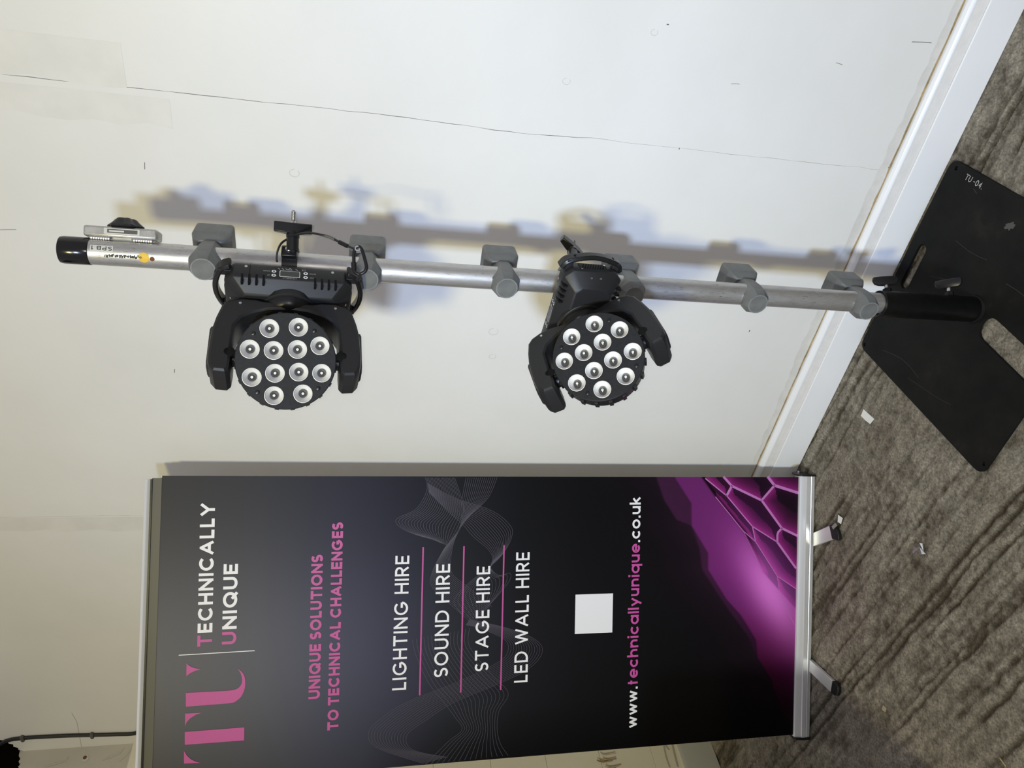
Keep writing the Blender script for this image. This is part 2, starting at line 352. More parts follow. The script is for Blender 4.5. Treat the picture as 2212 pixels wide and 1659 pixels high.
gr_ = random.Random(8)
for s0, s1, z0, z1, cl in [(.94, .999, 1.90, 2.62, 'filler_patch'), (1.016, 1.10, 1.98, 2.62, 'filler_patch'), (-.30, -.245, 1.98, 2.62, 'filler_patch')]:
    ed = [(s0 + gr_.uniform(-.006, .006), z0 + k * (z1 - z0) / 14) for k in range(15)] + [(s1, z1), (s1, z0)]
    mb = MB(); mb.v = [(a, PF + .0003, b) for a, b in ed]; mb.f = [tuple(range(len(ed)))]; mb.build('skim_patch', 'skim', wall, fix=False)
# skirting: flat board, filled strip, bead, brown gap
S0, S1 = -1.35, 2.2
def along(prof, name, mat, parent, bev=0):
    o = MB().loft([[(s, o_, z) for o_, z in prof] for s in (S0, S1)]).build(name, mat, parent, bevel=bev); return o
bb = MB().loft([[(s, o_, z) for o_, z in [(-.03, 0), (0, 0), (0, .093), (-.0015, .0955), (-.03, .0955)]] for s in (S0, S1)]).build('baseboard_back', 'gloss_paint', None, bevel=.0012)
bb.matrix_world = WM; tag(bb, kind='structure')
along([(-.03, .0965), (-.0035, .0965), (-.0035, .127), (-.03, .127)], 'filler_strip', 'filler_strip', bb)
along([(-.03, .1275), (.0005, .1275), (.001, .133), (-.003, .1405), (-.010, .145), (-.03, .145)], 'bead', 'gloss_paint', bb, .0008)
gp = []; gq = []
k = 0; s = S0
while s < S1:
    gp.append((s, .1452 + random.uniform(0, .001))); gq.append((s, .1502 + random.uniform(-.0012, .0016))); s += .03
mb = MB(); n = len(gp); mb.v = [(a, PF + .0012, b) for a, b in gp] + [(a, PF + .0008, b) for a, b in gq]; mb.f = [(i, i + 1, n + i + 1, n + i) for i in range(n - 1)]
mb.build('brown_gap', 'brown_gap', bb, fix=False)
gr_ = random.Random(3); s = S0; hi = []
while s < S1: hi.append((s, .166 + .012 * math.sin(s * 2.1) + gr_.uniform(-.004, .005))); s += .022
mb = MB(); n = len(hi); mb.v = [(a, PF + .0004, .149) for a, b in hi] + [(a, PF + .0004, b) for a, b in hi]; mb.f = [(i, i + 1, n + i + 1, n + i) for i in range(n - 1)]
mb.build('filler_patch', 'filler_patch', bb, fix=False)

# left wall: thick painted blockwork below, rough plaster recess above, ragged hole at the top
SL, SU = -1.35, -1.506
wl = MB().box((SL - .18, .5, 1.13), (.30, 1.12, 2.26)).build('wall_left', 'block_paint'); wl.matrix_world = WM; tag(wl, kind='structure')
for k in range(10):
    for j in range(4):
        o0 = -.018 + .45 * j - (.225 if k % 2 else 0); o1 = min(o0 + .4490, 1.06); o0 = max(o0, -.018); z0 = k * .225 + .0415; z1 = z0 + .2240
        if k == 0: z0 = 0
        z1 = min(z1, 2.26)
        if o1 - o0 < .03 or z1 - z0 < .02: continue
        MB().box((SL - .012 + random.uniform(-.0008, .0008), (o0 + o1) / 2, (z0 + z1) / 2), (.024, o1 - o0, z1 - z0)).build('block', 'block_paint', wl, bevel=.0012)
prof = [(SL - .01, 0), (SL + .016, 0), (SL + .016, .135), (SL + .010, .147), (SL - .01, .147)]
bl = MB().loft([[(a, o_, b) for a, b in prof] for o_ in (0.0, 1.06)]).build('baseboard_left', 'shaded_gloss', bevel=.001); bl.matrix_world = WM; tag(bl, kind='structure')
for o0, z0, o1, z1, w_ in [(.23, .165, .33, .175, .004), (.24, .205, .33, .21, .003), (.22, .19, .26, .188, .003)]:
    ribbon(spline([(o0, z0), ((o0 + o1) / 2, z0 + .006), (o1, z1)], 5), w_, 'filler_crack', 'pale_crack', wl, f=lambda a, b: (SL + .002, a, b))
for k in range(16):
    zz = .50 + random.uniform(-.03, .03); oo = random.uniform(.21, .34)
    ribbon(spline([(oo, zz), (oo + .008, zz - .015), (oo + .004, zz - .04 - random.uniform(0, .03))], 4), random.uniform(.0006, .002), 'rust_run', 'brown_gap', wl, f=lambda a, b: (SL + .0022, a, b))
top = [(0, 2.725), (.01, 2.714), (.022, 2.718), (.03, 2.705), (.042, 2.712), (.055, 2.70), (.07, 2.707), (.09, 2.694), (.12, 2.70), (.2, 2.69), (.4, 2.69), (1.06, 2.69)]
up = MB().prism([(-.03, 2.2), (-.03, 2.73)] + top + [(1.06, 2.2)], SU - .05, SU, lambda a, b, h: (h, a, b)).build('wall_left_recess', 'old_wall_paint'); up.matrix_world = WM; tag(up, kind='structure')
MB().box((SU + .006, .5, 2.30), (.02, 1.1, .045)).build('ledge_strip', 'block_paint', up, bevel=.003)
mb = MB(); mb.lathe([(0.0005, 0), (.014, .0)], 12, lambda a, b, h: (SU + .001, .03 + a, 2.484 + b * .8), capped=False); mb.build('plaster_blister', 'label_white', up, fix=False)
mb = MB(); mb.lathe([(0.0005, 0), (.007, .0)], 9, lambda a, b, h: (SU + .002, .026 + a, 2.487 + b), capped=False); mb.build('rust_spot', 'rust', up, fix=False)
for (o0, z0, o1, z1) in [(.005, 2.33, .05, 2.36), (.0, 2.36, .04, 2.42), (.02, 2.55, .05, 2.62)]:
    ribbon(spline([(o0, z0), ((o0 + o1) / 2, z0 + .01), (o1, z1)], 4), .003, 'trowel_ridge', 'old_wall_paint', up, f=lambda a, b: (SU + .0015, a, b))
vd = MB().box((SU - .36, .45, 2.80), (.5, 1.7, .8)); vd.box((-1.42, -.34, 2.85), (.75, .32, .7))  # black boxes behind the ragged hole, their colour standing in for its darkness
vd = vd.build('dark_void_1', 'void_dark'); vd.matrix_world = WM; tag(vd, kind='structure')
# unseen box added left of the frame so its edge throws the floor shadow
pt = MB().box((-1.335, 1.26, .42), (.62, .10, .84)).build('wall_partition', 'old_wall_paint', bevel=.004); tag(pt, kind='structure')

# ------------------------------------------------------------------ wall cable
cb = empty('wall_cable', WP(-1.41, PF, 2.3), 'black twin cable clipped up the wall beside the top left corner, above the banner', 'cable')
cinv = cb.matrix_world.inverted()
wp = lambda s, o, z: cinv @ WP(s, o, z)
for dx in (0, .008):
    MB().tube([wp(s + dx - .004, PF + .0052, z) for s, z in spline([(-1.36, 2.10), (-1.37, 2.22), (-1.395, 2.275), (-1.427, 2.31), (-1.424, 2.38), (-1.418, 2.458), (-1.410, 2.56), (-1.407, 2.69), (-1.418, 2.75), (-1.45, 2.79)], 6)], .0048, 8).build('cable_core', 'cable_black', cb, smooth=1)
for s, z in [(-1.408, 2.695), (-1.419, 2.458)]:
    MB().prism([(s - .012 + .004 * a, z + b) for a, b in [(0, -.006), (6, -.006), (7, 0), (6, .006), (0, .006), (-1, 0)]], PF, PF + .0125, lambda a, b, h: wp(a, h, b)).build('cable_clip', 'clip_grey', cb, bevel=.001)

# ------------------------------------------------------------------ roll-up banner
UD = Vector((.9999, .0134, 0)); BN = Vector((-.0134, .9999, 0))
ban = empty('rollup_banner', axes((-1.1307, 2.105, 0), UD, BN, (0, 0, 1)), 'tall roll-up display banner printed with pink and white lettering on dark grey and purple', 'banner')
BW = .85; V0, V1 = .052, 2.012
# artwork on a fine grid, one colour per vertex
us = np.linspace(0, BW, 228); vs = np.linspace(V0, V1, 520); U, V = np.meshgrid(us, vs, indexing='ij')
def lerp_curve(x, xs_, cs): return np.stack([np.interp(x, xs_, [c[i] for c in cs]) for i in range(3)], -1)
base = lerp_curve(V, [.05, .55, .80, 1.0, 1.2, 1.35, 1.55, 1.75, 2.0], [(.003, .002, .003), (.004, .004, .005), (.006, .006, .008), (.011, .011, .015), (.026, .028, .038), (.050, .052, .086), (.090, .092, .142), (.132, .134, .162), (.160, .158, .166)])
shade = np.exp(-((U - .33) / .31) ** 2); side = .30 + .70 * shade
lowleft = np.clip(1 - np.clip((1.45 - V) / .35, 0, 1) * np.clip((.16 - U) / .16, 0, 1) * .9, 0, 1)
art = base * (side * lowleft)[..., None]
def dist_poly(poly):
    best = np.full(U.shape, 9.0); bdv = np.zeros(U.shape); sgn = np.zeros(U.shape)
    for (a, b), (c, d) in zip(poly[:-1], poly[1:]):
        ex, ey = c - a, d - b; t = np.clip(((U - a) * ex + (V - b) * ey) / (ex * ex + ey * ey), 0, 1)
        qx, qy = a + t * ex, b + t * ey; D = np.hypot(U - qx, V - qy); m_ = D < best
        best = np.where(m_, D, best); bdv = np.where(m_, V - qy, bdv); sgn = np.where(m_, ex * (V - b) - ey * (U - a), sgn)
    return best, bdv, sgn
eA = [(.96, .57), (.8473, .5584), (.7773, .5316), (.7127, .4859), (.6945, .4347), (.62, .405), (.5519, .3934), (.47, .335), (.41, .29), (.33, .225), (.27, .20), (.20, .155), (.049, .0942), (0, .05)]
eB = [(.96, .53), (.8474, .4956), (.7651, .4365), (.6945, .4347), (.6051, .3748), (.5519, .3734), (.4552, .3063), (.3997, .2526), (.3198, .1978), (.2595, .1897), (.191, .1414), (.049, .0842), (0, .03)]
eC = [(.96, .50), (.8447, .4005), (.7854, .3535), (.6743, .2529), (.6, .208), (.541, .18), (.46, .10), (.41, .05), (.39, .0)]
def below(edge):
    x = [p[0] for p in edge][::-1]; y = [p[1] for p in edge][::-1]; return np.interp(U, x, y) - V
dA, dB, dC = below(eA), below(eB), below(eC)
soft = lambda d, w_: np.clip(d / w_ + .5, 0, 1)[..., None]
# diffuse wash above the bands
r_ = np.exp(-np.clip(-dB, 0, 1) / .09)[..., None] * np.clip((U - .05) / .5, 0, 1)[..., None]
art = art + r_ * np.array([.020, .006, .018])
alongline = (U - .474) * .84 + (V - .148) * .54; across = -(U - .474) * .54 + (V - .148) * .84
glow = np.exp(-(alongline / .15) ** 2 - (across / .055) ** 2)[..., None]; glow2 = np.exp(-(alongline / .24) ** 2 - (across / .10) ** 2)[..., None]
fade = np.clip(np.interp(U, [0, .12, .26, .40, .55, .85], [.0, .05, .22, .60, .85, .75]), 0, 1)[..., None]
redk = np.clip((U - .20) / .24, 0, 1)[..., None]; bandcol = (np.array([.20, .004, .06]) * (1 - redk) + np.array([.19, .026, .185]) * redk) * fade + glow2 * np.array([.24, .025, .22]) + glow * np.array([.42, .16, .42])
outer = np.array([.062, .014, .056]) * fade + glow2 * .25 * np.array([.2, .02, .18])
art = art * (1 - soft(dA, .008)) + outer * soft(dA, .008) + 0
art = art * (1 - soft(dB, .006)) + bandcol * soft(dB, .006)
hexl = [[(.8495, .3259), (.8209, .2972), (.7739, .1891)], [(.8209, .2972), (.7894, .3147)], [(.8447, .3905), (.7894, .3147), (.6888, .2202), (.6363, .1288)], [(.8498, .1676), (.8226, .1435), (.7976, .0548)], [(.8226, .1435), (.7739, .1891), (.6815, .1131), (.6564, .0569)], [(.6815, .1131), (.669, .1262), (.6593, .1290), (.6363, .1288), (.5501, .0591)], [(.6888, .2202), (.6389, .2077)], [(.7854, .3535), (.6743, .2529), (.6389, .2077), (.5245, .1261), (.4814, .0574)], [(.6743, .2529), (.541, .18)], [(.5245, .1261), (.479, .1183), (.362, .06)]]
best = np.full(U.shape, 9.0); side_ = np.zeros(U.shape)
for l in hexl:
    D, dv, _ = dist_poly(l); m_ = D < best; best = np.where(m_, D, best); side_ = np.where(m_, dv, side_)
near = np.where(side_ < 0, np.exp(-best / .019), .10 * np.exp(-best / .010))[..., None]
cell = np.array([.010, .003, .010]) + near * np.array([.34, .02, .22]) + glow2 * np.array([.16, .02, .17]) + glow * np.array([.25, .08, .25])
art = art * (1 - soft(dC, .006)) + cell * soft(dC, .006)
dark_edge = np.exp(-((dC - .006) / .007) ** 2)[..., None] * np.clip((U - .55) / .1, 0, 1)[..., None]
art = art * (1 - .85 * dark_edge)
n = (len(us), len(vs)); me = bpy.data.meshes.new('banner_sheet')
idx = np.arange(n[0] * n[1]).reshape(n); q = np.stack([idx[:-1, :-1], idx[1:, :-1], idx[1:, 1:], idx[:-1, 1:]], -1).reshape(-1, 4)
Yc = .0015 * np.sin(PI * (U / BW)) * np.sin(PI * (V / 2.0))
me.vertices.add(U.size); me.vertices.foreach_set('co', np.stack([U, 0 * U, V], -1).ravel())
me.loops.add(q.size); me.loops.foreach_set('vertex_index', q.ravel().astype(np.int32)); me.polygons.add(len(q)); me.polygons.foreach_set('loop_start', np.arange(0, q.size, 4, dtype=np.int32)); me.update()
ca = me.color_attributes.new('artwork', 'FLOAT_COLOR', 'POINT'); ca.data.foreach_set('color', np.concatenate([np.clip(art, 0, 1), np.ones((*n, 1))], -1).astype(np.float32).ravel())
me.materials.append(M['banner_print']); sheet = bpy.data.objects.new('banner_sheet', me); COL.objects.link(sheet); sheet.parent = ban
MB().box((BW / 2, .0016, 1.03), (BW, .0012, 1.97)).build('sheet_backing', 'label_white', ban)
fB = lambda d: (lambda x, y: (x, -d, y))
wav, cmb = MB(), MB()
def fT(x, y): return (x, -.0009 - .00004 * (_d[0] % 5), y)
def line(runs, *a, **k):
    mbs = [(wd_, MB(), mt) for st, mt in runs for wd_ in __import__('re').findall(r'\S+\s*', st)]; text([(st, mb) for st, mb, _ in mbs], *a, **k)
    for st, mb, mt in mbs: mb.build({'white_print': 'white_lettering', 'pink_print': 'pink_lettering', 'bright_pink_print': 'bright_pink_lettering'}[mt], mt, sheet, fix=False)
Wp_, Pp_, Bp_ = 'white_print', 'pink_print', 'bright_pink_print'
line([('T', Pp_), ('ECHNICALLY', Wp_)], (.3776, 1.8688), (.7744, 1.8727), .0385, .21, fT, .20)
line([('U', Pp_), ('NIQUE', Wp_)], (.3807, 1.8051), (.6042, 1.807), .0380, .21, fT, .20)
line([('UNIQUE SOLUTIONS', Pp_)], (.2141, 1.5735), (.6251, 1.5769), .0320, .24, fT, .15, .32)
line([('TO TECHNICAL CHALLENGES', Pp_)], (.1212, 1.5195), (.7173, 1.523), .0312, .24, fT, .15, .32)
line([('LIGHTING HIRE', Wp_)], (.2247, 1.3292), (.6174, 1.3307), .0406, .155, fT, .20, .42)
line([('SOUND HIRE', Wp_)], (.2555, 1.2070), (.5902, 1.2093), .0416, .155, fT, .20, .42)
line([('STAGE HIRE', Wp_)], (.2663, 1.0852), (.5808, 1.0877), .0414, .155, fT, .20, .42)
line([('LED WALL HIRE', Wp_)], (.2262, .9630), (.6204, .9669), .0419, .155, fT, .20, .42)
line([('www.', Wp_), ('technicallyunique', Bp_), ('.co.uk', Wp_)], (.0635, .6049), (.7864, .6108), .0370, .175, fT, .15)
for a, b, w_, mt, nm in [((.3563, 1.9543), (.3593, 1.7555), .0011, Wp_, 'divider_line'), ((.2056, 1.2889), (.6409, 1.2909), .0022, Pp_, 'underline'), ((.2063, 1.1671), (.6420, 1.1693), .0022, Pp_, 'underline'), ((.2067, 1.0457), (.6425, 1.0470), .0022, Pp_, 'underline')]:
    mb = MB(); stroke(mb, [a, b], w_, fT); mb.build(nm, mt, sheet, fix=False)
ptx = MB()
def flat(mb, poly):
    o = len(mb.v); mb.v += [fT(a, b) for a, b in poly]; mb.f.append(tuple(range(o, o + len(poly))))
flat(ptx, [(.1446, 1.9323), (.1462, 1.7766), (.1098, 1.776), (.1092, 1.9312)])
flat(ptx, [(.0927, 1.9326), (.0578, 1.9315), (.0564, 1.8887), (.0610, 1.9025), (.0680, 1.9140), (.0780, 1.9240)])
flat(ptx, [(.1951, 1.9329), (.1947, 1.8887), (.1900, 1.905), (.1810, 1.9195), (.1720, 1.9275), (.1597, 1.9318)])
ptx.build('logo_letter', 'pink_print', sheet, fix=False); ptx = MB()
uo = spline([(.2137, 1.9315), (.2150, 1.87), (.2164, 1.8147), (.223, 1.7979), (.2365, 1.7852), (.2602, 1.7781), (.286, 1.7798), (.3019, 1.7881), (.3112, 1.7996)], 5)
ui = spline([(.2516, 1.9327), (.2515, 1.87), (.2515, 1.8206), (.2544, 1.8013), (.2625, 1.7908), (.2761, 1.7864), (.2943, 1.7898), (.305, 1.795), (.3112, 1.7996)], 5)
o = len(ptx.v); ptx.v += [fT(*p) for p in uo + ui]; ptx.f += [(o + i, o + i + 1, o + len(uo) + i + 1, o + len(uo) + i) for i in range(len(uo) - 1)]
for tri in [[(.3336, 1.9333), (.3270, 1.9275), (.3215, 1.9190), (.3175, 1.9080), (.3148, 1.8947), (.3148, 1.9333)], [(.3148, 1.9333), (.3148, 1.8947), (.3115, 1.9100), (.3065, 1.9210), (.3020, 1.9280), (.2971, 1.9327)]]: flat(ptx, tri)
wt_ = MB(); wt_.v = [fB(.0007)(*p) for p in [(.4859, .8175), (.486, .6953), (.3645, .6945), (.3647, .8166)]]; wt_.f = [(0, 1, 2, 3)]
wt_.build('printed_square', 'white_print', sheet, fix=False)
rib = {'1': ([(.846, 1.29), (.808, 1.285), (.754, 1.315), (.722, 1.373), (.689, 1.34), (.661, 1.258)], [(.846, 1.203), (.78, 1.179), (.736, 1.172), (.698, 1.182), (.671, 1.198), (.644, 1.219)], 22),
 '2': ([(.846, 1.169), (.78, 1.179), (.704, 1.182), (.633, 1.23), (.563, 1.263), (.52, 1.259), (.458, 1.192), (.417, 1.146)], [(.847, 1.074), (.785, 1.101), (.731, 1.155), (.676, 1.192), (.616, 1.207), (.562, 1.203), (.516, 1.149), (.459, 1.08)], 16),
 '3': ([(.83, 1.284), (.786, 1.201), (.747, 1.088), (.702, 1.03), (.668, 1.024), (.624, 1.045), (.581, 1.084), (.538, 1.144), (.485, 1.193), (.452, 1.181), (.406, 1.135)], [(.803, 1.278), (.748, 1.222), (.709, 1.177), (.67, 1.142), (.631, 1.096), (.603, 1.081), (.575, 1.086), (.552, 1.06), (.557, 1.026), (.529, 1.031), (.47, 1.081)], 16),
 '4': ([(.423, 1.147), (.391, 1.028), (.353, .941), (.313, .919), (.265, .961), (.226, 1.051), (.179, 1.184), (.13, 1.27), (.091, 1.323), (.047, 1.305), (.017, 1.201)], [(.407, 1.157), (.394, 1.112), (.358, 1.038), (.324, 1.026), (.292, 1.053), (.243, 1.164), (.188, 1.325), (.145, 1.399), (.105, 1.434), (.06, 1.407), (.004, 1.272)], 14),
 '5': ([(.37, 1.315), (.321, 1.302), (.238, 1.262), (.181, 1.217), (.135, 1.183), (.096, 1.16), (.061, 1.203), (.001, 1.266)], [(.396, 1.146), (.341, 1.144), (.255, 1.075), (.196, 1.022), (.143, 1.049), (.088, 1.053), (.043, 1.041), (.008, 1.017)], 16)}
for A_, B_, N_ in rib.values():
    a = np.array(spline(A_, 7)); b = np.array(spline(B_, 7))
    for i in range(N_):
        t = i / (N_ - 1); stroke(wav, [tuple(p) for p in a * (1 - t) + b * t], .00042, fB(.0005))
for l, w_ in zip(hexl, [.0038, .0040, .0018, .0046, .0038, .0036, .0016, .0012, .0005, .0008]): stroke(cmb, l, w_, fB(.0006), cap=w_ * .6)
for mb, nm, mt in [(ptx, 'logo_letter', 'pink_print'), (wav, 'wave_lines', 'wave_print'), (cmb, 'honeycomb_lines', 'comb_print')]:
    mb.build(nm, mt, sheet, fix=False)
# head rail, hem, base rail, caps, feet, mast
MB().loft([[(x, y, z) for y, z in [(-.0010, 2.012), (-.0016, 2.012), (-.0016, 2.0362), (-.0010, 2.0362)]] for x in (0, BW - .006)]).build('top_hem', 'olive_hem', ban)
hr = MB().loft([[(x, y, z) for y, z in [(-.0045, 2.0385), (-.008, 2.0435), (-.0095, 2.0475), (-.0075, 2.0535), (.0, 2.056), (.0075, 2.0535), (.008, 2.0385)]] for x in (-.003, BW - .0085)]).build('top_rail', 'anodised', ban, smooth=.5)
MB().loft([[(x, y, z) for y, z in [(-.0050, 2.0352), (-.0056, 2.0352), (-.0056, 2.0432), (-.0045, 2.0432)]] for x in (-.003, BW - .0085)]).build('rail_groove', 'powder_black', hr)
RX0, RX1 = -.0085, .858
rp = [(-.0135, .004), (-.0150, .016), (-.0142, .0175), (-.0142, .0200), (-.0155, .0215), (-.0150, .033), (-.0120, .0345), (-.0095, .046), (-.0070, .0535), (-.0030, .0555), (.004, .0555), (.012, .052), (.045, .040), (.068, .022), (.072, .010), (.066, .004)]
rail = MB().loft([[(x, y, z) for y, z in rp] for x in (RX0 + .004, RX1 - .004)]).build('base_rail', 'anodised', ban, smooth=.35)
for x0, x1 in ((RX0 - .004, RX0 + .004), (RX1 - .004, RX1 + .002)):
    ec = [(-.018, .001), (-.0175, .030), (-.012, .052), (-.003, .0585), (.010, .0585), (.050, .047), (.074, .026), (.077, .008), (.070, .001)]
    MB().loft([[(x, y, z) for y, z in ec] for x in (x0, x1)]).build('end_cap', 'satin_black', ban, bevel=.0012)
MB().lathe([(.0045, 0), (.0045, .006), (.003, .0075)], 10, lambda a, b, h: (RX1 + .002 + h, .03 + a, .035 + b)).build('cap_screw', 'steel', ban, smooth=.6)
MB().tube([(.425, .035, .045), (.425, .030, 1.0), (.425, .012, 2.042)], .0075, 10).build('mast', 'anodised', ban, smooth=1)
inv = ban.matrix_world.inverted()
for quad, tip, name in [([(-.461, 2.0903), (-.4199, 2.0069), (-.4592, 1.9914), (-.5048, 2.0882)], (-.4400, 1.9640), 0), ([(-.8790, 2.0903), (-.9015, 1.9691), (-.9395, 1.9760), (-.9180, 2.0903)], (-.9240, 1.9440), 1)]:
    A, B, C, D = [inv @ Vector((*p, 0)) for p in quad]; T = inv @ Vector((*tip, 0))
    z0, z1 = .0015, .0125
    ft = MB().loft([[(p.x, p.y, z0) for p in (A, B, C, D)], [(p.x, p.y, z1) for p in (A, B, C, D)]]).build('foot', 'anodised', ban, bevel=.001)
    d = ((T - (B + C) / 2)).normalized(); wv = (B - C) / 2; mid = (B + C) / 2; Ln = (T - mid).length
    outl = [mid + wv * 1.04 - d * .004, mid + wv * 1.04 + d * Ln * .55, mid + wv * .75 + d * Ln * .88, mid + d * Ln, mid - wv * .75 + d * Ln * .88, mid - wv * 1.04 + d * Ln * .55, mid - wv * 1.04 - d * .004]
    MB().loft([[(p.x, p.y, .0004) for p in outl], [(p.x, p.y, .0135) for p in outl]]).build('foot_tip', 'rubber', ft, bevel=.0022)

# ------------------------------------------------------------------ floor plate with sleeve
PA, PB, PC = Vector((.617, 1.5675)), Vector((.146, 1.8975)), Vector((-.189, 1.454)); PD = PA + PC - PB
ctr = (PA + PC) / 2
fp = empty('floor_plate', Vector((ctr.x, ctr.y, 0)), 'square black steel base plate with carry slots lying on the concrete floor', 'base plate')
def fpl(x, y): return (x - ctr.x, y - ctr.y)
def rounded(poly, r, n=5):
    out = []; N = len(poly)
    for i in range(N):
        p = Vector(poly[i]); a = (Vector(poly[i - 1]) - p).normalized(); b = (Vector(poly[(i + 1) % N]) - p).normalized()
        s0 = p + a * r; s1 = p + b * r
        for k in range(n + 1):
            t = k / n; out.append(((1 - t) ** 2 * s0 + 2 * t * (1 - t) * p + t * t * s1))
    return [tuple(v) for v in out]
def slot_poly(c0, c1, r, n=8):
    c0, c1 = Vector(c0), Vector(c1); d = (c1 - c0).normalized(); a0 = math.atan2(d.y, d.x); out = []
    for c, st in ((c1, -PI / 2), (c0, PI / 2)):
        out += [(c.x + r * math.cos(a0 + st + PI * k / n), c.y + r * math.sin(a0 + st + PI * k / n)) for k in range(n + 1)]
    return out
eAB = (PB - PA).normalized(); eBC = (PC - PB).normalized()
# slots run along each edge's middle; the one by the wall and the one by the front edge are in view
slots = [slot_poly((.3955, 1.6640), (.3150, 1.7200), .0162), slot_poly((.163, 1.4420), (.060, 1.3230), .0300)]
holes = [(.1502, 1.8769), (-.1591, 1.4474), (.5870, 1.5560)]
loops_ = [rounded([PA, PB, PC, PD], .028)] + slots + [[(x + .0055 * math.cos(t * PI / 5), y + .0055 * math.sin(t * PI / 5)) for t in range(10)] for x, y in holes]
bm = bmesh.new(); edges = []
for lp in loops_:
    vsl = [bm.verts.new((*fpl(*p), .0003)) for p in lp]; edges += [bm.edges.new((vsl[i], vsl[(i + 1) % len(vsl)])) for i in range(len(vsl))]
bmesh.ops.triangle_fill(bm, use_beauty=True, use_dissolve=False, edges=edges)
geo = bmesh.ops.extrude_face_region(bm, geom=list(bm.faces)); bmesh.ops.translate(bm, vec=(0, 0, .0085), verts=[v for v in geo['geom'] if isinstance(v, bmesh.types.BMVert)])
bmesh.ops.recalc_face_normals(bm, faces=bm.faces)
me = bpy.data.meshes.new('plate'); bm.to_mesh(me); bm.free(); me.materials.append(M['plate_steel']); o = bpy.data.objects.new('plate', me); COL.objects.link(o); o.parent = fp
b_ = o.modifiers.new('bevel', 'BEVEL'); b_.width = .001; b_.segments = 2; b_.limit_method = 'ANGLE'
TZ = .0089
tm = MB(); stf = lambda x, y: (*fpl(x, y), TZ)
text([('TU -04.', tm)], (.5515, 1.529), (.5120, 1.4775), .0145, .13, stf, .22, .3); tm.build('chalk_writing', 'chalk', o, fix=False)
for pts, w_ in [([(.40, 1.55), (.36, 1.50), (.335, 1.455)], .0008), ([(.27, 1.40), (.25, 1.37), (.235, 1.352)], .0010), ([(.32, 1.63), (.30, 1.56)], .0005), ([(.13, 1.80), (.10, 1.72), (.05, 1.66)], .0008), ([(.05, 1.70), (.0, 1.60), (-.02, 1.55)], .0006), ([(.52, 1.50), (.505, 1.49)], .0012)]:
    mb = MB(); stroke(mb, spline([(a_, b_, 0) for a_, b_ in pts], 6) and [(p_[0], p_[1]) for p_ in spline([(a_, b_, 0) for a_, b_ in pts], 6)], w_ * .55, stf); mb.build('scratch', 'scratch_grey', o, fix=False)
blob = [(.405 + .012 * math.cos(t) * random.uniform(.5, 1.2), 1.395 + .014 * math.sin(t) * random.uniform(.5, 1.2)) for t in [i * .42 for i in range(15)]]
mb = MB(); mb.v = [stf(*p) for p in blob]; mb.f = [tuple(range(len(blob)))]; mb.build('paint_splash', 'splash_grey', o, fix=False)
PX, PY = .2185, 1.490
sx, sy = fpl(PX, PY)
SLV = MB().lathe([(.0315, .0095), (.0315, .2785), (.0300, .2800), (.0262, .2800), (.0262, .02)], 40, lambda a, b, h: (sx + a, sy + b, h), capped=False).build('sleeve', 'powder_black', fp, smooth=.6)
MB().lathe([(.0355, .0098), (.0345, .0145), (.0318, .0155)], 36, lambda a, b, h: (sx + a, sy + b, h), capped=False).build('weld_collar', 'plate_steel', fp, smooth=1)
def wing_screw(z, ang, turn, dirn):
    d = Vector((math.cos(ang), math.sin(ang), 0)); t = Vector((-d.y, d.x, 0)); u = Vector((0, 0, 1)); c = Vector((sx, sy, z))
    R = lambda a, b, h: c + d * h + t * a + u * b
    MB().lathe([(.010, .030), (.010, .040), (.0085, .0415)], 6, R).build('weld_nut', 'powder_black', fp, smooth=.5)
    s_ = MB().lathe([(.0048, .030), (.0048, .054)], 14, R).build('thumb_screw', 'steel', fp, smooth=1)
    ca_, sa_ = math.cos(turn), math.sin(turn)
    R2 = lambda a, b, h: c + d * h + t * (a * ca_ - b * sa_) + u * (a * sa_ + b * ca_)
    hp = [(-.030, -.004), (-.030, .005), (-.012, .008), (.012, .008), (.030, .005), (.030, -.004), (.012, -.008), (-.012, -.008)]
    MB().loft([[R2(a * k, b * k, h) for a, b in hp] for h, k in ((.050, .62), (.055, .9), (.064, 1.0), (.072, .92))]).build('wing_grip', 'satin_black', s_, bevel=.0015)
wing_screw(.246, math.radians(18), math.radians(75), 0); wing_screw(.075, math.radians(8), math.radians(35), 0)

# ------------------------------------------------------------------ aluminium pole
pole = empty('lighting_pole', Vector((PX, PY, .02)), 'upright scuffed aluminium pole with grey side sockets, standing in the black sleeve', 'pole')
LX, LY = .0085, -.005
def ax(z): k = z / 2.04; return Vector((LX * k, LY * k, z - .02))
PR = .0245
def ring_at(z, r): c = ax(z); return [c + Vector((r * math.cos(2 * PI * i / 48), r * math.sin(2 * PI * i / 48), 0)) for i in range(48)]
MB().loft([ring_at(.022, PR), ring_at(2.02, PR)]).build('tube', 'pole_aluminium', pole, smooth=1)
MB().loft([ring_at(1.990, PR + .0004), ring_at(1.991, PR + .0012), ring_at(2.036, PR + .0014), ring_at(2.0415, PR + .0002), ring_at(2.043, PR - .003), ring_at(2.0435, PR - .006)]).build('end_sleeve', 'gloss_black_tape', pole, smooth=.7)
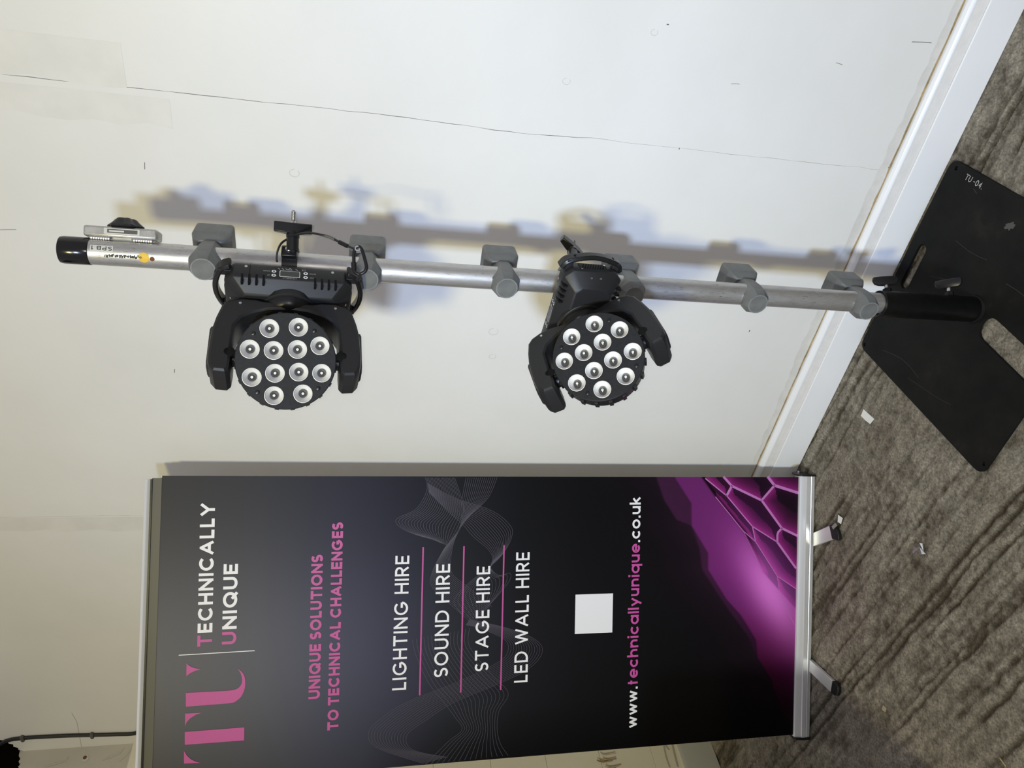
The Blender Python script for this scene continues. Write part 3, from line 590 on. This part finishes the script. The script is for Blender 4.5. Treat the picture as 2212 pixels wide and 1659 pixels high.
# sockets: cube behind, neck round the tube, faceted cap in front
HD = Vector((-.5739, -.8189, 0)); HT = Vector((-HD.y, HD.x, 0))
proto = None
def socket(z, kids, rot=0):
    c = ax(z); e = bpy.data.objects.new('side_socket', None); COL.objects.link(e); e.parent = pole; e.location = c; e.rotation_euler = (0, 0, rot); return e
def sock_geo():
    out = []
    R = lambda a, b, h: HD * h + HT * a + Vector((0, 0, b))          # a sideways, b up, h along the socket axis
    sq = lambda w_, hh, k: rounded([(-w_, -hh), (w_, -hh), (w_, hh), (-w_, hh)], .008 * k, 3)
    out.append(('socket_block', 'grey_cast', MB().loft([[R(a, b, h) for a, b in sq(w_, hh, k)] for h, w_, hh, k in [(-.102, .0285, .0345, 1), (-.100, .031, .037, 1), (-.058, .0315, .0375, 1), (-.046, .0275, .032, 1.1), (-.036, .022, .0245, 1.2)]]), .0015))
    octo = lambda r, n=8: [(r * math.cos(2 * PI * (i + .5) / n), r * math.sin(2 * PI * (i + .5) / n)) for i in range(n)]
    out.append(('socket_neck', 'grey_cast', MB().loft([[R(a, b, h) for a, b in octo(r)] for h, r in [(-.040, .0235), (-.022, .0290), (.004, .0318), (.020, .0318)]]), .001))
    out.append(('socket_cap', 'grey_cast', MB().loft([[R(a, b, h) for a, b in octo(r, 8)] for h, r in [(.0195, .0317), (.030, .0308), (.0445, .0236)]]), .0006))
    out.append(('cap_disc', 'grey_cap', MB().lathe([(.0228, .0440), (.0228, .0450), (.0205, .0450), (.0202, .0444)], 28, R), 0))
    return out
SG = sock_geo(); meshes = {}
for zi, z in enumerate((1.785, 1.480, 1.195, .915, .619, .333)):
    c = ax(z); first = zi == 0
    for nm, mt, mb, bv in SG:
        if first:
            o = mb.build(nm, mt, pole, bevel=bv, smooth=.25); o.location = c; meshes[nm] = o
        else: link_copy(meshes[nm], pole, c)
# bracket with knob near the top, on the wall-facing side to the right
br = Matrix.Translation(ax(1.937))
def bl_(a, b, h): return ax(1.937) + Vector((a, b, h))
bk = MB().box(bl_(.0375, .004, 0), (.020, .040, .128)).build('bracket', 'bracket_metal', pole, bevel=.004)
MB().box(bl_(.0245, .006, 0), (.014, .026, .118)).build('bracket_foot', 'bracket_metal', pole, bevel=.002)
MB().box(bl_(.0385, -.0165, -.003), (.0115, .0012, .062)).build('maker_plate', 'label_white', bk, bevel=.0004)
MB().box(bl_(.0385, -.0173, -.004), (.0070, .0006, .052)).build('plate_panel', 'clip_grey', bk)
MB().box(bl_(.0385, -.0177, .006), (.0030, .0006, .026)).build('plate_line', 'label_white', bk)
for z0 in (-.038, .036):
    mb = MB()
    for k in range(8): mb.lathe([(.001, -.003), (.0042, -.001), (.0048, .0005), (.003, .003), (.0006, .004)], 8, lambda a, b, h, k=k: bl_(.0255 + b * .9, -.0140 + h * .5, z0 - .015 + .0042 * k + a))
    mb.build('weld_bead', 'steel', bk, smooth=1)
kn = [(math.cos(2 * PI * i / 36) * (.027 + .0035 * math.cos(6 * 2 * PI * i / 36)), math.sin(2 * PI * i / 36) * (.027 + .0035 * math.cos(6 * 2 * PI * i / 36))) for i in range(36)]
MB().loft([[bl_(h, .006 + b * s_, -.003 + a * s_) for a, b in kn] for h, s_ in ((.048, .75), (.050, 1.08), (.053, 1.08), (.060, .80), (.066, .62), (.0675, .5))]).build('clamp_knob', 'black_plastic', pole, bevel=0, smooth=.7)
def cyl(phi, z, r=PR + .0004): c = ax(z); return (c.x - r * math.sin(phi), c.y - r * math.cos(phi), c.z)
mb = MB(); o_ = 0
n_ = 8; mb.v = [cyl(-.38 + .50 * i / n_, z) for z in (1.946, 1.985) for i in range(n_ + 1)]; mb.f = [(i, i + 1, n_ + 2 + i, n_ + 1 + i) for i in range(n_)]
st_ = mb.build('paper_label', 'label_white', pole, smooth=1, fix=False)
tm = MB(); text([('SPB 1', tm)], (1.9475, -.30), (1.983, -.30), .30, .15, lambda x, y: cyl(y, x, PR + .0007), .25, .3); tm.build('label_writing', 'ink', st_, fix=False)
mb = MB(); nn = 14; mb.v = [cyl(.36, 1.893, PR + .0011)] + [cyl(.36 + .40 * math.sin(2 * PI * i / nn), 1.893 + .0095 * math.cos(2 * PI * i / nn), PR + .0007) for i in range(nn)]; mb.f = [(0, 1 + i, 1 + (i + 1) % nn) for i in range(nn)]
mb.build('yellow_sticker', 'yellow_sticker', pole, smooth=1, fix=False)
mb = MB()
for i in range(34): z = 1.897 + i * .0019; a = .36 + random.uniform(-.05, .05); stroke(mb, [(z, a - random.uniform(.04, .14)), (z + random.uniform(-.001, .002), a + random.uniform(.04, .14))], .0007 * random.uniform(.6, 1.6), lambda x, y: cyl(y, x, PR + .0014))
mb.build('worn_lettering', 'ink', pole, fix=False)
mb = MB(); mb.v = [cyl(.42, 1.8785, PR + .0009)] + [cyl(.42 + .17 * math.sin(2 * PI * i / nn), 1.8785 + .0043 * math.cos(2 * PI * i / nn), PR + .0009) for i in range(nn)]; mb.f = [(0, 1 + i, 1 + (i + 1) % nn) for i in range(nn)]
mb.build('rivet_hole', 'rust', pole, smooth=1, fix=False)

# ------------------------------------------------------------------ moving head lights
def octa(hx, hy, c): return [(-hx + c, -hy), (hx - c, -hy), (hx, -hy + c), (hx, hy - c), (hx - c, hy), (-hx + c, hy), (-hx, hy - c), (-hx, -hy + c)]
def moving_head(pole_pt, off, x, y, z, pan, tilt, label, bolt):
    """local x: long side of the base, y: display side, z: from the pole out to the lamp head"""
    origin = Vector(pole_pt) + Vector(off)
    root = empty('moving_head_light', axes(origin, x, y, z), label, 'stage light', 'moving head stage lights clamped to the pole')
    rinv = root.matrix_world.inverted()
    base = MB().loft([[(a, b, h) for a, b in octa(hx, hy, c)] for h, hx, hy, c in [(.042, .105, .052, .012), (.045, .111, .057, .013), (.052, .1145, .0605, .015), (.077, .1155, .0625, .016), (.081, .115, .0615, .016), (.101, .093, .042, .013), (.105, .088, .037, .012)]]).build('base_housing', 'black_plastic', root, bevel=.0016)
    # display panel on the +y side (writing stands upside down as the lamp hangs)
    fy = lambda d: (lambda a, b: (a, .0625 + d - (.078 - b) * .077, b))
    def ypan(poly, d, name, mat, par=base):
        mb = MB(); f = fy(d); mb.v = [f(*p) for p in poly]; mb.f = [tuple(range(len(poly)))]; return mb.build(name, mat, par, fix=False)
    rr = lambda cx_, cz_, w_, h_, r_: rounded([(cx_ - w_, cz_ - h_), (cx_ + w_, cz_ - h_), (cx_ + w_, cz_ + h_), (cx_ - w_, cz_ + h_)], r_, 3)
    DZ = .0675
    ypan(rr(.0, DZ, .0185, .0078, .002), .0006, 'display_frame', 'label_white'); ypan(rr(.0, DZ, .0172, .0066, .0015), .0010, 'display_screen', 'screen_dark')
    for bx in (-.0285, .0285):
        for bz in (DZ - .0045, DZ + .0055):
            ypan([(bx + .0042 * math.cos(t * PI / 7), bz + .0034 * math.sin(t * PI / 7)) for t in range(14)], .0006, 'button_ring', 'anodised')
            ypan([(bx + .0018 * math.cos(t * PI / 5), bz + .0015 * math.sin(t * PI / 5)) for t in range(10)], .0010, 'button', 'satin_black')
    tm = MB(); f6 = fy(.0006)
    for s_, x0, x1, z0, h_ in [('ENTER', .047, .0355, DZ - .0030, .0030), ('ESC', .0430, .0355, DZ + .0072, .0030), ('DOWN', -.0355, -.0470, DZ - .0030, .0030), ('UP', -.0355, -.0400, DZ + .0072, .0030), ('LCD DISPLAY', .0125, -.0125, DZ + .0122, .0026), ('CE', .0285, .0215, DZ - .0105, .0040)]:
        text([(s_, tm)], (x0, -(z0 - h_)), (x1, -(z0 - h_)), h_, .16, lambda a, b: f6(a, -b), .22, .4)
    for px in (-.022, -.015, -.008, .010): stroke(tm, [(px, DZ - .0135), (px + .004, DZ - .0105)], .0007, f6)
    stroke(tm, [(-.0035, DZ - .0105), (.0035, DZ - .0105), (0, DZ - .0150), (-.0035, DZ - .0105)], .0006, f6)
    tm.build('panel_lettering', 'grey_ink', base, fix=False)
    for xx in (-.078, .078): MB().lathe([(.0028, 0), (.0028, .0008)], 10, lambda a, b, h: (xx + a, .0605 + h, .0550 + b)).build('screw', 'steel', base)
    ypan([(-.0715, .050), (-.0705, .050), (-.0705, .078), (-.0715, .078)], .0004, 'panel_seam', 'matte_black')
    for sgn in (-1, 1):                                                       # vent notches astride the ridge
        for sy_ in (-1, 1):
            for k in range(4):
                MB().box((sgn * (.046 + k * .0125), sy_ * .0585, .0835), (.0038, .0088, .0200)).build('vent_notch', 'matte_black', base, bevel=.0006)
    # end faces: grille with slanted slots, screws, carry handle
    for sgn in (-1, 1):
        fx = lambda a, b, h, s_=sgn: (s_ * (.1143 + (b - .052) * .038 + h), a, b)
        gr = MB().prism(rr(.0, .0655, .030, .0125, .002), 0, .0012, fx).build('end_grille', 'lens_plate', base, bevel=.0004)
        for k in range(9):
            yy = -.022 + k * .0055
            MB().prism([(yy - .005, .0575), (yy - .0025, .0565), (yy + .0055, .0735), (yy + .003, .0745)], .0012, .0018, fx).build('vent_slot', 'matte_black', gr)
        for sy_ in (-.012, .008): MB().lathe([(.0022, -.001), (.0022, .0012)], 10, lambda a, b, h: (sgn * (.105 + h * .7 - b * .7), sy_ + a, .0902 + h * .7 + b * .7)).build('screw', 'steel', base)
        for sy_, zz in ((-.027, .0560), (.027, .0750)):
            MB().lathe([(.0022, 0), (.0022, .0012)], 10, lambda a, b, h: fx(sy_ + a, zz + b, .0005 + h)).build('screw', 'steel', base)
        path = spline([(.106, -.064, .052), (.122, -.055, .054), (.132, -.026, .056), (.135, .0, .056), (.132, .026, .056), (.122, .055, .054), (.106, .064, .052)], 5)
        rings = []
        for i, p in enumerate(path):
            p = Vector(p); a = Vector(path[max(i - 1, 0)]); b = Vector(path[min(i + 1, len(path) - 1)]); t = (b - a).normalized(); nrm = Vector((t.y, -t.x, 0)); wz = .0095 + .003 * abs(p.y) / .06
            rings.append([Vector((sgn * q.x, q.y, q.z)) for q in (p + nrm * .005 + Vector((0, 0, wz * .7)), p + nrm * .005 - Vector((0, 0, wz * .7)), p - nrm * .002 - Vector((0, 0, wz)), p - nrm * .005 - Vector((0, 0, wz * .8)), p - nrm * .005 + Vector((0, 0, wz * .8)), p - nrm * .002 + Vector((0, 0, wz)))])
        hd = MB().loft(rings).build('handle', 'satin_black', root, bevel=.001)
        for sy_ in (-1, 1): MB().lathe([(.005, 0), (.005, .0012), (.003, .002)], 12, lambda a, b, h: (sgn * (.1318 + h), sy_ * .0390 + a, .0555 + b)).build('handle_bolt', 'matte_black', hd)
        for sy_ in (-1, 1): MB().loft([[(sgn * xx, sy_ * .050 + a, .058 + b) for a, b in ((-.007, -.007), (.007, -.007), (.007, .007), (-.007, .007))] for xx in (.100, .127)]).build('handle_post', 'black_plastic', hd, bevel=.001)
    # pan ring and bowl
    MB().lathe([(.053, .097), (.053, .1065), (.0505, .108)], 48).build('pan_ring', 'black_plastic', root, smooth=.6)
    # yoke frame
    cp, sp = math.cos(pan), math.sin(pan)
    ye = Matrix.Translation((0, 0, .222)) @ Matrix.Rotation(pan, 4, 'Z')
    T3 = lambda a, b, h: tuple(ye @ Vector((a, h, b)))
    half_out = [(0, -.110), (.044, -.1105), (.058, -.114), (.085, -.1145), (.106, -.108), (.117, -.097), (.125, -.070), (.130, -.044), (.1325, .005), (.1315, .025), (.129, .037), (.121, .0465), (.1005, .048), (.0940, .041)]
    half_in = [(.0925, .022), (.0928, -.002), (.0918, -.022), (.0905, -.050), (.080, -.068), (.060, -.080), (.035, -.0885), (0, -.0925)]
    hy = .036
    outl = [(-a, b) for a, b in reversed(half_out)] + half_out[1:] + half_in + [(-a, b) for a, b in reversed(half_in[:-1])]
    mb = MB()
    def slab(poly): return poly
    # front, back and rim built as one loft across the depth with a rounded edge
    ctr_ = lambda a, b, k: (a * (1 - .0 * k), b)
    def inset(poly, d):
        out = []; N = len(poly)
        for i in range(N):
            p = Vector(poly[i]); e1 = (p - Vector(poly[i - 1])).normalized(); e2 = (Vector(poly[(i + 1) % N]) - p).normalized(); nn_ = Vector((-(e1.y + e2.y), e1.x + e2.x)); nn_ = nn_.normalized() if nn_.length > 1e-5 else Vector((-e1.y, e1.x)); out.append((p.x + nn_.x * d, p.y + nn_.y * d))
        return out
    yk = MB().loft([[T3(a, b, h) for a, b in inset(outl, d)] for h, d in [(-hy, .006), (-hy + .003, .002), (-hy + .010, 0), (hy - .010, 0), (hy - .003, .002), (hy, .006)]]).build('yoke', 'black_plastic', root, smooth=.5)
    for sgn in (-1, 1):
        MB().loft([[T3(sgn * xx, b, h) for b, h in [(-.058, -.022), (-.058, .022), (.020, .026), (.032, .016), (.032, -.016), (.020, -.026)]] for xx in (.122, .1345)]).build('arm_cover', 'black_plastic', yk, bevel=.006)
        MB().lathe([(.014, .084), (.014, .099)], 20, lambda a, b, h: T3(sgn * h, b, a)).build('pivot', 'satin_black', yk, smooth=.7)
        MB().lathe([(.0026, 0), (.0026, .0012)], 10, lambda a, b, h: T3(sgn * .085 + a, -.100 + b, hy + h * 1.0)).build('screw', 'steel', yk)
        MB().lathe([(.0105, 0), (.0105, .0022), (.008, .003)], 16, lambda a, b, h: T3(sgn * .0975 + a, .006 + b, hy - .003 + h)).build('pivot_cover', 'matte_black', yk, smooth=.5)
    MB().lathe([(.0480, .104), (.0475, .113), (.042, .123), (.030, .130), (.012, .1335), (.002, .134)], 40, lambda a, b, h: (a, b, h)).build('yoke_bowl', 'satin_black', root, smooth=1)
    # lamp head: local hz is the beam direction
    he = ye @ Matrix.Rotation(0, 4, 'X')
    ct, st2 = math.cos(tilt), math.sin(tilt)
    HX = Vector((1, 0, 0)); HN = Vector((0, ct, st2)); HU = Vector((0, -st2, ct)) * -1           # HU points to the base
    HS = .965
    def H3(a, b, h): return tuple(ye @ (HX * a * HS + HU * b * HS + HN * h))
    lens_c = []
    for k in range(8): t = math.radians(-17 + 45 * k); lens_c.append((.0672 * math.cos(t), .0672 * math.sin(t)))
    for k in range(4): t = math.radians(-40 + 90 * k); lens_c.append((.0298 * math.cos(t), .0298 * math.sin(t)))
    head = MB().lathe([(.060, -.058), (.066, -.054), (.080, -.022), (.0865, -.014), (.0885, -.010), (.0885, .030), (.0900, .033), (.0900, .0385), (.0880, .0400)], 72, H3, capped=False)
    head.lathe([(.0005, -.058), (.060, -.058)], 72, H3, capped=False)
    hd = head.build('lamp_head', 'black_plastic', root, smooth=.5)
    # face plate with twelve round openings
    bm = bmesh.new(); edges = []; LR = .0172
    for lp in [[(.0885 * math.cos(2 * PI * i / 72), .0885 * math.sin(2 * PI * i / 72)) for i in range(72)]] + [[(cx_ + LR * math.cos(2 * PI * i / 28), cy_ + LR * math.sin(2 * PI * i / 28)) for i in range(28)] for cx_, cy_ in lens_c]:
        vv = [bm.verts.new(H3(a, b, .0405)) for a, b in lp]; edges += [bm.edges.new((vv[i], vv[(i + 1) % len(vv)])) for i in range(len(vv))]
    bmesh.ops.triangle_fill(bm, use_beauty=True, use_dissolve=False, edges=edges)
    nrm = (root.matrix_world.to_3x3().inverted() @ root.matrix_world.to_3x3()) @ (ye.to_3x3() @ HN)
    bm.normal_update()
    for f_ in bm.faces:
        if f_.normal.dot(nrm) < 0: f_.normal_flip()
    me = bpy.data.meshes.new('face_plate'); bm.to_mesh(me); bm.free(); me.materials.append(M['lens_plate']); o = bpy.data.objects.new('face_plate', me); COL.objects.link(o); o.parent = hd
    Rf, Lf, Df = (MB().lathe([(LR * HS, .0403), (LR * HS - .0007, .0405), (.0153, .0378), (.0120, .0335), (.0098, .0295), (.0078, .0272)], 28, lambda a, b, h: (a, b, h), capped=False), MB().lathe([(.0080, .0268), (.0080, .0296), (.0066, .0330), (.0044, .0352), (.0015, .0362), (.0004, .0364)], 20, lambda a, b, h: (a, b, h), capped=False), MB().lathe([(.0024, .0360), (.0020, .0369), (.0005, .0371)], 14, lambda a, b, h: (a, b, h), capped=False))
    loc = ye.to_3x3() @ Matrix((HX, HU, HN)).transposed()
    prot = None
    for i, (cx_, cy_) in enumerate(lens_c):
        pos = Vector(H3(cx_, cy_, 0))
        if prot is None:
            prot = [Rf.build('lens_reflector', 'reflector', hd, smooth=1), Lf.build('lens_bulb', 'led_glass', hd, smooth=1), Df.build('led_die', 'led_die', hd, smooth=1)]
            cps = prot
        else: cps = [link_copy(p, hd) for p in prot]
        for c_ in cps: c_.matrix_local = Matrix.Translation(pos) @ loc.to_4x4()
    for k in range(4):
        t = math.radians(50.5 + 90 * k); 
        MB().lathe([(.0040, .0402), (.0040, .0412), (.0028, .0418)], 10, lambda a, b, h: H3(.0762 * math.cos(t) + a, .0762 * math.sin(t) + b, h)).build('face_screw', 'satin_black', hd, smooth=.5)
    for k in range(20):
        t = 2 * PI * (k + .5) / 20; d_ = Vector((math.cos(t), math.sin(t))); e_ = Vector((-d_.y, d_.x))
        MB().loft([[H3(*(d_ * rr_ + e_ * w_), h) for rr_, w_ in ((.0880, -.004), (.0925, -.004), (.0925, .004), (.0880, .004))] for h in (-.006, .026)]).build('cooling_rib', 'black_plastic', hd, bevel=.0008)
    # clamp round the pole, in world axes
    O = Vector(pole_pt); up = Vector((LX, LY, 2.04)).normalized()
    def cw(p): return rinv @ Vector(p)
    zv = Vector(z); zv = (zv - up * zv.dot(up)).normalized(); tv = up.cross(zv)                    # zv: out from the pole, tv: sideways
    if bolt['flip']: tv = -tv
    def C(a, b, h): return cw(O + tv * a + up * b + zv * h)                                         # a sideways (display side), b up the pole, h outwards
    hw = .0145
    ro, ri = .0335, .0262
    cl = MB().loft([[C(rad * math.cos(t), bb_, rad * math.sin(t)) for rad, bb_ in ((ri, -hw), (ro, -hw), (ro, hw), (ri, hw))] for t in [2 * PI * i / 32 for i in range(32)]], close=True).build('pole_clamp', 'satin_black', root, smooth=.6)
    MB().box((0, 0, .0415), (.052, .070, .006)).build('clamp_plate', 'satin_black', root, bevel=.001)
    MB().loft([[C(a, b, h) for a, b in ((-.016, -hw), (.016, -hw), (.016, hw), (-.016, hw))] for h in (.028, .046 + Vector(off).length)]).build('clamp_neck', 'satin_black', root, bevel=.002)
    MB().loft([[C(a, b, h) for a, h in ((.026, .012), (.047, .018), (.050, .006), (.050, -.004), (.044, -.012), (.028, -.014))] for b in (-hw, hw)]).build('clamp_jaw', 'satin_black', root, bevel=.002)
    MB().lathe([(.0075, -.004), (.0075, .001), (.0055, .004), (.002, .0052)], 16, lambda a, b, h: C(.050 + h, a, .003 + b)).build('hinge_pin', 'chrome', root, smooth=.7)
    bd = bolt['dir']; bd = Vector(bd).normalized(); b0 = Vector(bolt['base'])
    wv = (up - bd * up.dot(bd)).normalized(); wv = Matrix.Rotation(bolt['turn'], 3, bd) @ wv; xv = bd.cross(wv)
    def B3(a, b, h): return cw(b0 + wv * a + xv * b + bd * h)
    ws = MB().lathe([(.0115, .0), (.0115, .0245), (.0125, .0255), (.0125, .030), (.010, .038)], 18, B3).build('wing_nut', 'satin_black', root, smooth=.6)
    wp_ = [(-.0355, -.006), (-.0355, .006), (-.012, .0095), (.012, .0095), (.0355, .006), (.0355, -.006), (.012, -.0095), (-.012, -.0095)]
    wing = lambda a, h: h
    mb = MB()
    mb.loft([[B3(a, b, h) for a, b, h in [(a_, b_, .031 + .004 * abs(a_) / .0355 + (dz if True else 0)) for a_, b_ in wp_]] for dz in (0, .0195)])
    mb.build('wing', 'satin_black', ws, bevel=.002)
    MB().lathe([(.0042, .0), (.0042, .077), (.0034, .0785)], 16, B3).build('clamp_bolt', 'steel', root, smooth=.8)
    mb = MB()
    for k in range(9): mb.lathe([(.0041, .058 + k * .0021), (.0050, .0588 + k * .0021), (.0041, .0598 + k * .0021)], 14, B3, capped=False)
    mb.build('bolt_thread', 'steel', root, smooth=1)
    return root
zz = 1.629
f1 = moving_head(tuple(ax(zz) + Vector((PX, PY, .02))), (-0.006, -0.0, -0.0002), (-0.0038, 0.0802, -0.9968), (0.5171, -0.853, -0.0706), (-0.8559, -0.5157, -0.0383), 0, math.radians(32),
    'upper black moving head stage light, level, its lenses shining white, display panel facing out', dict(flip=False, dir=(1, .02, .0), base=(.2450, 1.4400, 1.6225), turn=math.radians(8)))
zz = 1.058
f2 = moving_head(tuple(ax(zz) + Vector((PX, PY, .02))), (-0.0298, -0.0014, -0.0067), (0.7579, -0.6492, -0.0647), (-0.0061, -0.1063, 0.9943), (-0.6524, -0.7532, -0.0845), math.radians(-55.3), math.radians(29),
    'lower black moving head stage light, twisted askew, its carry handle and end grille facing out', dict(flip=False, dir=(.632, .739, -.225), base=(.2825, 1.5160, 1.0362), turn=math.radians(35)))

# ------------------------------------------------------------------ safety cable on the upper lamp
sc = empty('safety_cable', Vector((.25, 1.40, 1.60)), 'thin black steel safety cable with oval snap hook, looped from the upper stage light', 'safety cable')
sci = sc.matrix_world.inverted(); loc_ = lambda pts: [sci @ Vector(p) for p in pts]
wire = [(.2147, 1.3882, 1.6445), (.2233, 1.3936, 1.6458), (.2391, 1.4089, 1.6459), (.2571, 1.4338, 1.6427), (.2680, 1.4418, 1.6322), (.2730, 1.4290, 1.6208), (.2735, 1.4168, 1.6109), (.2736, 1.3977, 1.5928), (.2703, 1.3835, 1.5741), (.264, 1.3734, 1.5507), (.2544, 1.3644, 1.5325), (.2462, 1.356, 1.5169), (.2401, 1.3476, 1.5015)]
MB().tube(loc_(spline(wire, 5)), .0021, 8).build('wire', 'cable_black', sc, smooth=1)
MB().tube(loc_([(.2680, 1.3800, 1.5640), (.264, 1.3734, 1.5507), (.2590, 1.3690, 1.5410)]), .0028, 8).build('clear_sleeve', 'clip_grey', sc, smooth=1)
MB().tube(loc_([(.2544, 1.3644, 1.5325), (.2500, 1.3600, 1.5240), (.2462, 1.356, 1.5169)]), .0042, 8).build('crimp', 'satin_black', sc, smooth=1)
MB().tube(loc_(spline([(.2447, 1.344, 1.4991), (.2403, 1.3424, 1.4915), (.2251, 1.3412, 1.486), (.2072, 1.3403, 1.4815), (.1981, 1.3411, 1.4852), (.194, 1.3432, 1.4951), (.2002, 1.3449, 1.5034), (.2168, 1.3452, 1.5046), (.2348, 1.3451, 1.5044)], 5, True)), .0034, 8, close=True).build('snap_hook', 'satin_black', sc, smooth=1)
MB().tube(loc_([(.2010, 1.3449, 1.5036), (.2150, 1.3452, 1.5046)]), .0050, 10).build('hook_sleeve', 'satin_black', sc, smooth=.8)
MB().lathe([(.003, -.002), (.0055, -.002), (.0055, .002), (.003, .002)], 14, lambda a, b, h: sci @ Vector((.2405 + a, 1.3425 + h, 1.4985 + b)), capped=False).build('eyelet', 'chrome', sc, smooth=.6)
MB().tube(loc_(spline([(.1965, 1.3437, 1.4977), (.1925, 1.3405, 1.4921), (.1853, 1.3357, 1.4936), (.1806, 1.3319, 1.4997)], 5)), .0021, 8).build('wire_loop', 'cable_black', sc, smooth=1)

# ------------------------------------------------------------------ scraps on the floor
def scrap(name, poly, z, mat, label, cat, th=.0008, tilt=0):
    c = sum((Vector(p) for p in poly), Vector((0, 0))) / len(poly)
    mb = MB().loft([[(p[0] - c.x, p[1] - c.y, z + h + tilt * (p[1] - c.y)) for p in poly] for h in (0, th)])
    o = mb.build(name, mat); o.location = (c.x, c.y, 0); return tag(o, label, cat)
scrap('tape_scrap', [(-.0446, 1.8824), (-.0580, 1.8590), (-.0714, 1.8357), (-.0875, 1.8526), (-.0770, 1.8740), (-.0647, 1.8937)], .0003, 'paper_white', 'small white strip of tape stuck flat on the bare concrete', 'tape')
scrap('paper_scrap', [(-.3807, 1.9777), (-.3875, 1.9598), (-.4074, 1.9655), (-.4028, 1.9789)], .004, 'paper_white', 'bright white scrap of paper beside the right foot tip of the banner', 'paper', tilt=.15)
scrap('film_scrap', [(-.405, 1.976), (-.412, 1.966), (-.428, 1.985), (-.420, 1.993)], .016, 'clear_film', 'grey see-through scrap of film on the black tip of the banner foot', 'plastic film')
fo = MB()
for k in range(4):
    c = Vector((random.uniform(-.007, .007), random.uniform(-.007, .007), .006)); a = [c + Vector((random.uniform(-.015, .015), random.uniform(-.015, .015), random.uniform(-.005, .011))) for _ in range(4)]
    fo.add(a + [p + Vector((0, 0, .0006)) for p in a], [(0, 1, 2, 3), (4, 5, 6, 7), (0, 1, 5, 4), (1, 2, 6, 5), (2, 3, 7, 6), (3, 0, 4, 7)])
fo = fo.build('foil_scrap', 'foil'); fo.location = (-.4108, 1.6384, 0); tag(fo, 'crumpled silver foil scrap on the grooved concrete in front of the banner', 'foil')
scrap('wood_chip', [(-.884, 1.764), (-.887, 1.752), (-.900, 1.756), (-.899, 1.769)], .0003, 'chip_tan', 'tan flake lying at the edge of the floor shadow near the left banner foot', 'chip', .002)
scrap('straw_piece', [(-.838, 1.3875), (-.841, 1.3858), (-.8505, 1.3710), (-.8478, 1.3712)], .0006, 'straw_yellow', 'short yellow straw on the concrete at the bottom right corner', 'straw', .0016)
